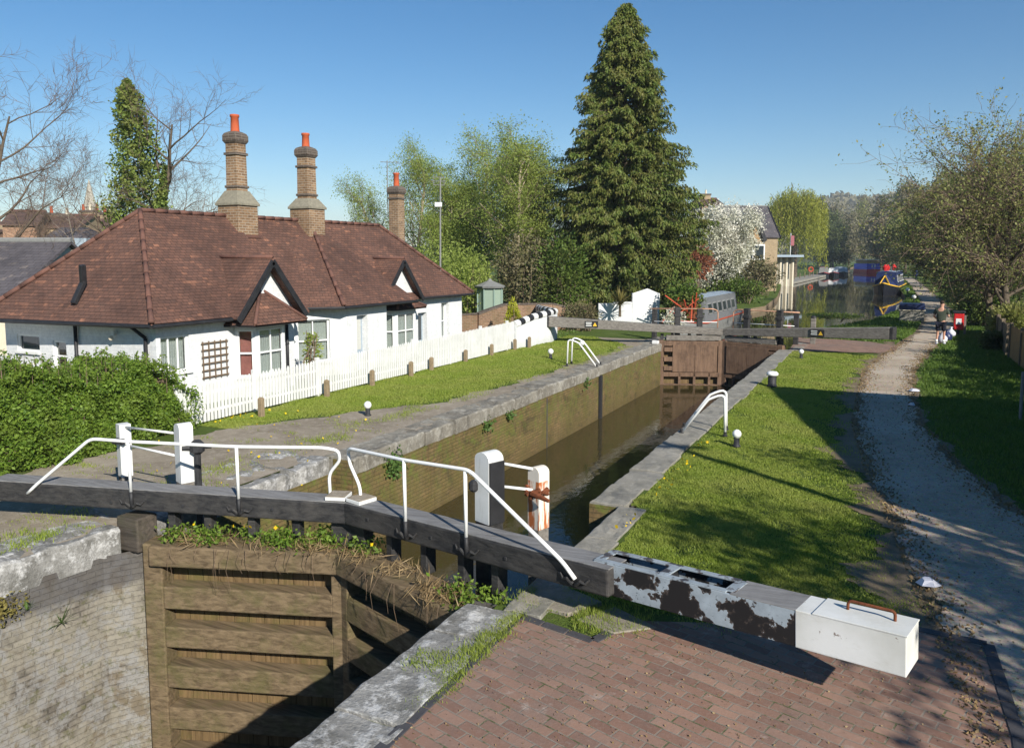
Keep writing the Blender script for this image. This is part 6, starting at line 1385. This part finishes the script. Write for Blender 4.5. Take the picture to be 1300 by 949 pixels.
# ================================================================== GRASS, WEEDS, FLOWERS
def blades(name, label, X, Y, Z, h, w, mat, seed):
    r = np.random.default_rng(seed); n = len(X); a = r.uniform(0, 2*math.pi, n); L = h*r.uniform(.4, 1.3, n)*(.85+.4*np.clip(nz(X, Y, 2.3, 1), -1, 1)); lean = r.normal(size=(n, 2))*.35*L[:, None]
    b0 = np.stack([X, Y, Z], 1); s_ = np.stack([np.cos(a), np.sin(a), np.zeros(n)], 1)*(w*r.uniform(.7, 1.3, n))[:, None]
    t = b0+np.concatenate([lean, L[:, None]], 1); V = np.stack([b0-s_, b0+s_, t], 1).reshape(-1, 3)
    o = npmesh(name, V, np.arange(n*3).reshape(-1, 3), mat, None, 3); tag(o, label, 'grass', kind='stuff'); return o
def scatter(n, x0, x1, y0, y1, keep, seed, power=1.6):
    r = np.random.default_rng(seed); u = r.uniform(size=n*3); Y = y0+(y1-y0)*u**power; X = r.uniform(x0, x1, n*3); k = keep(X, Y, r); X, Y = X[k][:n], Y[k][:n]; return X, Y
def nz(X, Y, f=1., s=0.): return np.sin(X*f*1.7+s)*np.sin(Y*f*1.3+s*2)+.5*np.sin(X*f*4.1+Y*f*2.3+s)+.3*np.sin(Y*f*7.1-X*f*5.2+s)
def keepR(X, Y, r):
    l = np.where((Y < 10.6), RECR+.46, XR+.58); e = pl(Y)-.12+.1*nz(X, Y, 1.2); k = (X > l+.03*nz(X, Y, 3)) & (X < e)
    near = np.interp(X, [-3.5, -2.3, -1.5, -.4, .35, 1.2], [7.75, 7.5, 7.45, 8.0, 8.15, 8.3]); k &= (Y > near) & (Y < 31.2+.25*X*0)
    thin = np.clip((e-X)/(1.0+.5*nz(X, Y, .9, 7)).clip(.3, 2), .06, 1); worn = np.where((Y > 14) & (Y < 24), np.clip((e-X-.15)/1.1, .04, 1), thin); bare = nz(X, Y, 1.9, 2)+.6*nz(X, Y, 5, 4); return k & (r.uniform(size=len(X)) < worn) & ((bare < 1.05) | (r.uniform(size=len(X)) < .25))
X, Y = scatter(290000, -3.4, 1.2, 7.4, 31.3, keepR, 1, 1.9); Dn = Y*.9
blades('lawn_grass', 'short bright green lawn grass between the lock chamber and the towpath', X, Y, X*0-.02, np.clip(.022+.0008*Y, 0, .055), .0035+.0005*Y, 'grass_blade', 1)
def keepV(X, Y, r): e = pr(Y)+.1+.08*nz(X, Y, 1.2, 3); return (X > e) & (X < 5.2) & (r.uniform(size=len(X)) < np.clip((X-e)/.5, .2, 1))
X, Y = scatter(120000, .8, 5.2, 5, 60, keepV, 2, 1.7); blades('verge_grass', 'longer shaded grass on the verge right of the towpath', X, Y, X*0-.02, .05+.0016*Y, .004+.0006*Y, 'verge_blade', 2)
def keepL(X, Y, r): e = lp(Y)+.1*nz(X, Y, 1.1, 5); return (X < e-.02) & (X > -12.98) & (Y > 11.9) & (r.uniform(size=len(X)) < np.clip((e-X)/.7, .15, 1))
X, Y = scatter(180000, -13, -9.2, 11.9, 33, keepL, 3, 1.5); blades('lawn_grass', 'green lawn grass between the picket fence and the lockside path', X, Y, X*0-.02, .028+.0009*Y, .004+.0005*Y, 'grass_blade', 3)
def keepB(X, Y, r): return (X < pl(Y)-.2) & (X > np.interp(Y, [34, 38, 41.5, 49, 60, 80, 100, 190], [-3, -3.6, -3, -.7, .8, 1.5, 1.2, .8])) & ~((Y < 36.5) & (X < .3))
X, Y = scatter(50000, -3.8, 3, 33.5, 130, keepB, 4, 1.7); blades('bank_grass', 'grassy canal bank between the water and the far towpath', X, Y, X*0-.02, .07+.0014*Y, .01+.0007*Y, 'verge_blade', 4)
def keepG(X, Y, r): return (X > -45) & ~((X > -20.5) & (X < -14.4) & (Y > 12) & (Y < 28))&(X < -13.1)
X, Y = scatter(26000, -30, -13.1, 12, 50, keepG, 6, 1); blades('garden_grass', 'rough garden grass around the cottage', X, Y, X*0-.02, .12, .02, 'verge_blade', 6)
# tufts between stones, along fence foot, on the paving joints and slabs
def tuft_pts(lst, seed):
    r = np.random.default_rng(seed); A = []
    for x, y, z, sx, sy, n in lst: A.append(np.stack([x+r.normal(size=n)*sx, y+r.normal(size=n)*sy, np.full(n, z)], 1))
    return np.concatenate(A)
tl = []
rr = random.Random(2)
for k in range(60): y = 5.2+k*.03*1.0; tl.append((-3.2+rr.uniform(-.05, .08), 5.0+rr.uniform(0, 1.7), .005, .05, .07, 55))
for k in range(26): tl.append((-3.28+rr.uniform(0, .55), 6.95+rr.uniform(0, .75), .0, .08, .08, 90))
for k in range(26): tl.append((-2.6+rr.uniform(0, .6), 6.8+rr.uniform(-.1, .5), .0, .06, .06, 60))
for k in range(20): tl.append((-2.8+rr.uniform(0, 1.8), 7.45+rr.uniform(-.1, .3), .0, .1, .08, 120))
for k in range(12): tl.append((-3.6+rr.uniform(0, .35), 5.4+rr.uniform(0, .5), .02, .06, .06, 50))
A = tuft_pts(tl, 5); blades('joint_grass', 'tufts of grass growing between the slabs and the brick paving by the lower gate', A[:, 0], A[:, 1], A[:, 2], .05, .004, 'grass_blade', 5)
tl = []
for k in range(90): y = rr.uniform(6.2, 30); tl.append((float(np.interp(y, [6, 11, 33], [-9.9, -9.6, -9.2]))+rr.gauss(0, .12)-(.5*rr.random() if y < 16 else 0), y, -.005, .12, .22, 70))
for k in range(30): tl.append((-10.8+rr.uniform(-1.6, 1.6), rr.uniform(8, 14), -.005, .2, .06, 40))
for k in range(20): tl.append((-9.6+rr.uniform(-.5, .3), rr.uniform(4.4, 6.6), .0, .1, .1, 90))
for k in range(60): y = rr.uniform(11.8, 27); tl.append((-12.9, y, 0, .05, .1, 60))
A = tuft_pts(tl, 6); blades('path_weeds', 'low weeds and grass growing in the worn lockside path', A[:, 0], A[:, 1], A[:, 2], .06, .006, 'grass_blade', 7)
r = np.random.default_rng(55); N = 9000; Y = 4+34*r.uniform(size=N)**1.5; sd_ = r.uniform(size=N) < .5; e = np.where(sd_, pl(Y), pr(Y)); X = e+np.where(sd_, 1, -1)*(np.abs(r.normal(size=N))*.22-.12); k = X > -2.2
o = cards('dead_leaves', np.stack([X[k], Y[k], np.full(k.sum(), .006)], 1), .045, 'dry_grass', None, 56, .6, flat=0.); tag(o, 'dead leaves and twigs scattered along both edges of the towpath', 'leaves', kind='stuff')
N = 2600; Y = 4+22*r.uniform(size=N)**1.3; u_ = r.uniform(size=N); X = pl(Y)+(pr(Y)-pl(Y))*u_; o = cards('path_grit', np.stack([X, Y, np.full(N, .002)], 1), .022, 'grit', None, 57, .9); tag(o, 'loose stones and grit on the towpath surface', 'gravel', kind='stuff')
N = 1500; X = r.uniform(-3.1, .9, N); Y = r.uniform(3.2, 7.2, N); o = cards('paving_litter', np.stack([X, Y, np.full(N, .012)], 1), .02, 'dry_grass', None, 58, .6); tag(o, 'tiny dead leaves and crumbs on the brick paving', 'leaves', kind='stuff')
# weeds growing on the gate tops
def gate_pt(side, s, k=0., z=-.14):
    ang = R(19) if side < 0 else R(20); d = np.array([side*math.cos(ang), -math.sin(ang), 0]); n = np.array([math.sin(ang)*side, math.cos(ang), 0]); return np.array([MIT.x, MIT.y, 0])+d*(s+.07)+n*(k-.1)+np.array([0, 0, z])
r = np.random.default_rng(77); G_ = []; Dp = []
for side in (-1, 1):
    for c in range(30 if side < 0 else 14):
        s = r.uniform(.05, 2.4) if side < 0 else r.choice([.15, .3, 2.1, 2.3, 2.5])+r.normal()*.12; p = gate_pt(side, s, r.uniform(-.1, .2)); n = r.integers(30, 110); G_.append(p+r.normal(size=(n, 3))*np.array([.09, .08, .06])+np.array([0, 0, .07]))
    for c in range(24):
        s = r.uniform(.1, 2.4) if side < 0 else r.uniform(.15, 2.4); p = gate_pt(side, s, r.uniform(-.22, .1), -.12); n = 26; Dp.append(p+r.normal(size=(n, 3))*np.array([.1, .08, .03]))
G_ = np.concatenate(G_); G_[:, 2] = np.maximum(G_[:, 2], -.13); o = cards('gate_weeds', G_, .055, 'hedge_leaf', None, 3, .5); tag(o, 'green weeds sprouting along the tops of the lower gate leaves', 'weeds', kind='stuff')
Dp = np.concatenate(Dp); dirs = np.tile([.3, -.9, -.25], (len(Dp), 1)); o = cards('dry_stalks', Dp+np.array([0, 0, .02]), .2, 'dry_grass', None, 4, .045, dirs, .35); tag(o, 'matted dead stalks lying over the top rails of the lower gates', 'dead grass', kind='stuff')
# hanging stalks
q = []; 
for k in range(26): side = -1 if k % 3 else 1; p = gate_pt(side, r.uniform(.3, 2.2), -.27, -.13); e = p+np.array([r.normal()*.06, -.03, -r.uniform(.15, .55)]); m_ = (p+e)/2+np.array([r.normal()*.03, -.04, 0]); q += [(*p, *m_, .004, .003), (*m_, *e, .003, .002)]
o = tubes('hanging_roots', q, 'trellis_wood', None, 4); tag(o, 'thin dead roots hanging down the face of the lower gates', 'roots', kind='stuff')
# dandelions
fl = []
for k in range(60): fl.append((rr.gauss(-10.2, .9), rr.uniform(8, 14), .045))
for k in range(26): fl.append((-12.6+rr.gauss(0, .15), rr.uniform(11.9, 13.5), .08))
for k in range(35): fl.append((-3.1+abs(rr.gauss(0, .12)), rr.uniform(9, 15), .05))
for k in range(8): p = gate_pt(-1, rr.uniform(.3, 2.4), .05, .06); fl.append(tuple(p))
for k in range(3): p = gate_pt(1, .3+rr.random()*.2, .0, .04); fl.append(tuple(p))
o = cards('dandelions', fl, .045, 'petal', None, 6, 1.); tag(o, 'scattered yellow dandelion flowers by the lock sides', 'flowers', kind='stuff')
# ferns on wing wall and plants on chamber wall
spiky('fern', 'green fern growing out of the wing wall bricks', (-8.97, 5.95, -.95), 36, .26, 'fern', 3, 0, 'fern')
spiky('fern', 'tiny fern just under the wing wall stone top', (-8.98, 5.55, -.62), 22, .15, 'fern', 4, 0, 'fern')
P_ = r.normal(size=(700, 3))*np.array([.05, .2, .1])+np.array([-9.02, 5.15, -.5]); o = cards('wall_weed', P_, .05, 'moss_weed', None, 9, .5); tag(o, 'patch of reddish weeds hanging from the wing wall below its stone top', 'weeds', kind='stuff')
for i, (y, z, n, s_, lab) in enumerate(((12.1, -.35, 260, .12, 'clump of round-leaved weed on the chamber wall nearest the lower gate'), (15.9, -.35, 90, .09, 'small weed clump below the coping midway along the chamber wall'), (17.1, -.33, 70, .07, 'second small weed clump farther along under the coping'), (22.5, -.32, 60, .08, 'weed clump under the coping near the ladder'))):
    P_ = r.normal(size=(n, 3))*np.array([.06, s_*1.2, s_])+np.array([XL+.07, y, z]); o = cards('wall_plant', P_, .07, 'fern', None, 30+i, .8); tag(o, lab, 'plant')
# ================================================================== PERSON
def skin(name, verts, edges, rad, mat, parent, root=0, sub=2):
    me = bpy.data.meshes.new(name); off = wloc(parent); me.from_pydata([tuple(Vector(v)-off) for v in verts], edges, []); me.materials.append(M[mat]); o = bpy.data.objects.new(name, me); link(o, parent)
    m_ = o.modifiers.new('skin', 'SKIN'); m_.use_smooth_shade = True
    for i, sv in enumerate(me.skin_vertices[0].data): sv.radius = rad[i] if isinstance(rad[i], tuple) else (rad[i], rad[i]); sv.use_root = (i == root)
    s_ = o.modifiers.new('sub', 'SUBSURF'); s_.levels = sub; s_.render_levels = sub; return o
def person():
    p = gz(1193, 437); T = thing('person', 'man in dark T-shirt, dark shorts and pale trainers walking up the towpath', 'person', p)
    a = R(20); fx = Vector((math.sin(a)*1, math.cos(a), 0)); rx = Vector((fx.y, -fx.x, 0))
    W_ = lambda x, y, z: p+rx*x+fx*y+Vector((0, 0, z))
    V = [W_(0, 0, .93), W_(0, 0, 1.15), W_(0, .02, 1.38), W_(0, .02, 1.5), W_(0, .04, 1.58), W_(0, .05, 1.68),      # pelvis..head
         W_(-.1, 0, .88), W_(-.11, .03, .5), W_(-.12, -.03, .1), W_(-.13, .12, .05),
         W_(.1, 0, .88), W_(.11, .08, .5), W_(.12, .06, .1), W_(.13, .21, .05),
         W_(-.2, .02, 1.41), W_(-.27, -.02, 1.12), W_(-.2, .2, 1.02), W_(-.12, .3, 1.08),
         W_(.2, .02, 1.41), W_(.28, 0, 1.14), W_(.2, .22, 1.16), W_(.1, .32, 1.28)]
    E = [(0, 1), (1, 2), (2, 3), (3, 4), (4, 5), (0, 6), (6, 7), (7, 8), (8, 9), (0, 10), (10, 11), (11, 12), (12, 13), (2, 14), (14, 15), (15, 16), (16, 17), (2, 18), (18, 19), (19, 20), (20, 21)]
    rd = [(.16, .11), (.145, .1), (.17, .11), .055, .085, .095, .085, .055, .038, .035, .085, .055, .038, .035, .055, .042, .032, .03, .055, .042, .032, .03]
    skin('body', V, E, rd, 'skin', T)
    q = MB(); c = W_(0, .135, 1.64); q.obox(c, rx*.012, fx*.02, (0, 0, .018)); q.build('nose', 'skin', T, bevel=.005)
    skin('shirt', [W_(0, 0, .86), W_(0, 0, 1.12), W_(0, .01, 1.36), W_(0, .02, 1.46), W_(-.2, .02, 1.41), W_(-.26, -.01, 1.2), W_(.2, .02, 1.41), W_(.27, 0, 1.21)], [(0, 1), (1, 2), (2, 3), (2, 4), (4, 5), (2, 6), (6, 7)], [(.2, .145), (.185, .135), (.2, .135), .07, .08, .07, .08, .07], 'shirt_cloth', T)
    skin('shorts', [W_(0, 0, .93), W_(-.1, 0, .85), W_(-.11, .02, .52), W_(.1, 0, .85), W_(.11, .06, .52)], [(0, 1), (1, 2), (0, 3), (3, 4)], [(.185, .13), .11, .09, .11, .09], 'shorts_cloth', T)
    skin('hair', [W_(0, -.01, 1.62), W_(0, .0, 1.72), W_(0, .05, 1.75)], [(0, 1), (1, 2)], [.06, .098, .085], 'hair', T)
    for s, y in ((-.125, .0), (.125, .09)): skin('trainer', [W_(s, y-.07, .05), W_(s, y+.05, .05), W_(s, y+.16, .035)], [(0, 1), (1, 2)], [.05, .05, .04], 'shoe', T, 0, 1)
    for s, y in ((-.12, -.03), (.12, .06)): q = MB(); q.tube([W_(s, y, .09), W_(s, y, .2)], .048, 8, 'window_white'); q.build('sock', parent=T, smooth=True)
person()
p = gz(1163, 356); T = thing('person', 'tiny distant pair of dark-clothed walkers figure at the far bend of the towpath', 'person', p)
T['label'] = 'tiny distant walker in dark clothes at the far bend of the towpath'
W_ = lambda x, y, z: p+Vector((x, y, z))
skin('body', [W_(0, 0, .93), W_(0, 0, 1.38), W_(0, 0, 1.5), W_(0, 0, 1.66), W_(-.1, 0, .5), W_(-.12, .1, .05), W_(.1, 0, .5), W_(.12, -.1, .05), W_(-.22, 0, 1.38), W_(-.28, 0, 1.0), W_(.22, 0, 1.38), W_(.28, 0, 1.0)], [(0, 1), (1, 2), (2, 3), (0, 4), (4, 5), (0, 6), (6, 7), (1, 8), (8, 9), (1, 10), (10, 11)], [(.16, .11), (.17, .11), .055, .1, .07, .045, .07, .045, .06, .04, .06, .04], 'navy_paint', T)
hz = MB(); hz.box(-1600, 1600, -100, 2600, -6.5, 125); HZ = bpy.data.materials.new('haze'); HZ.use_nodes = True; HZ.node_tree.nodes.clear()
pv = HZ.node_tree.nodes.new('ShaderNodeVolumePrincipled'); pv.inputs['Density'].default_value = .00028; pv.inputs['Color'].default_value = (.75, .85, 1, 1); ho = HZ.node_tree.nodes.new('ShaderNodeOutputMaterial'); HZ.node_tree.links.new(pv.outputs[0], ho.inputs[1]); M['haze'] = HZ
HO = hz.build('haze', 'haze'); tag(HO, 'faint bluish air that pales the far trees and hills', 'haze', kind='stuff')
# ================================================================== LIGHT, SKY, CAMERA
EL, AZ = 30., math.degrees(math.atan2(.81, -.59))      # clockwise from +Y
w = bpy.data.worlds.new('World'); sc.world = w; w.use_nodes = True; nt = w.node_tree; nt.nodes.clear()
sky = nt.nodes.new('ShaderNodeTexSky'); sky.sky_type = 'NISHITA'; sky.sun_disc = False; sky.sun_elevation = R(EL); sky.sun_rotation = R(AZ); sky.air_density = 1.; sky.dust_density = 0.; sky.ozone_density = 3.
bg = nt.nodes.new('ShaderNodeBackground'); bg.inputs[1].default_value = .068; ow = nt.nodes.new('ShaderNodeOutputWorld')
hs = nt.nodes.new('ShaderNodeHueSaturation'); hs.inputs['Saturation'].default_value = 1.3; nt.links.new(sky.outputs[0], hs.inputs['Color']); nt.links.new(hs.outputs[0], bg.inputs[0]); nt.links.new(bg.outputs[0], ow.inputs[0])
sun = bpy.data.lights.new('sun', 'SUN'); sun.energy = 4.6; sun.angle = R(.53); sun.color = (1, .95, .86)
so = bpy.data.objects.new('sun', sun); link(so)
sd3 = Vector((math.cos(R(EL))*math.sin(R(AZ)), math.cos(R(EL))*math.cos(R(AZ)), math.sin(R(EL))))
so.rotation_euler = sd3.to_track_quat('Z', 'Y').to_euler(); so.location = (20, -20, 30)
cam = bpy.data.cameras.new('camera'); co = bpy.data.objects.new('camera', cam); link(co)
cam.sensor_width = 36; cam.lens = F/1300*36; cam.shift_y = -(474.5-CY)/1300; cam.clip_end = 6000; cam.clip_start = .1
co.location = (0, 0, EYE); co.rotation_euler = (R(90)-PITCH, 0, YAW); sc.camera = co
sc.view_settings.view_transform = 'Standard'; sc.view_settings.look = 'None'; sc.view_settings.gamma = 1; sc.view_settings.exposure = .68
sc.cycles.max_bounces = 6; sc.cycles.transparent_max_bounces = 8; sc.cycles.use_denoising = True
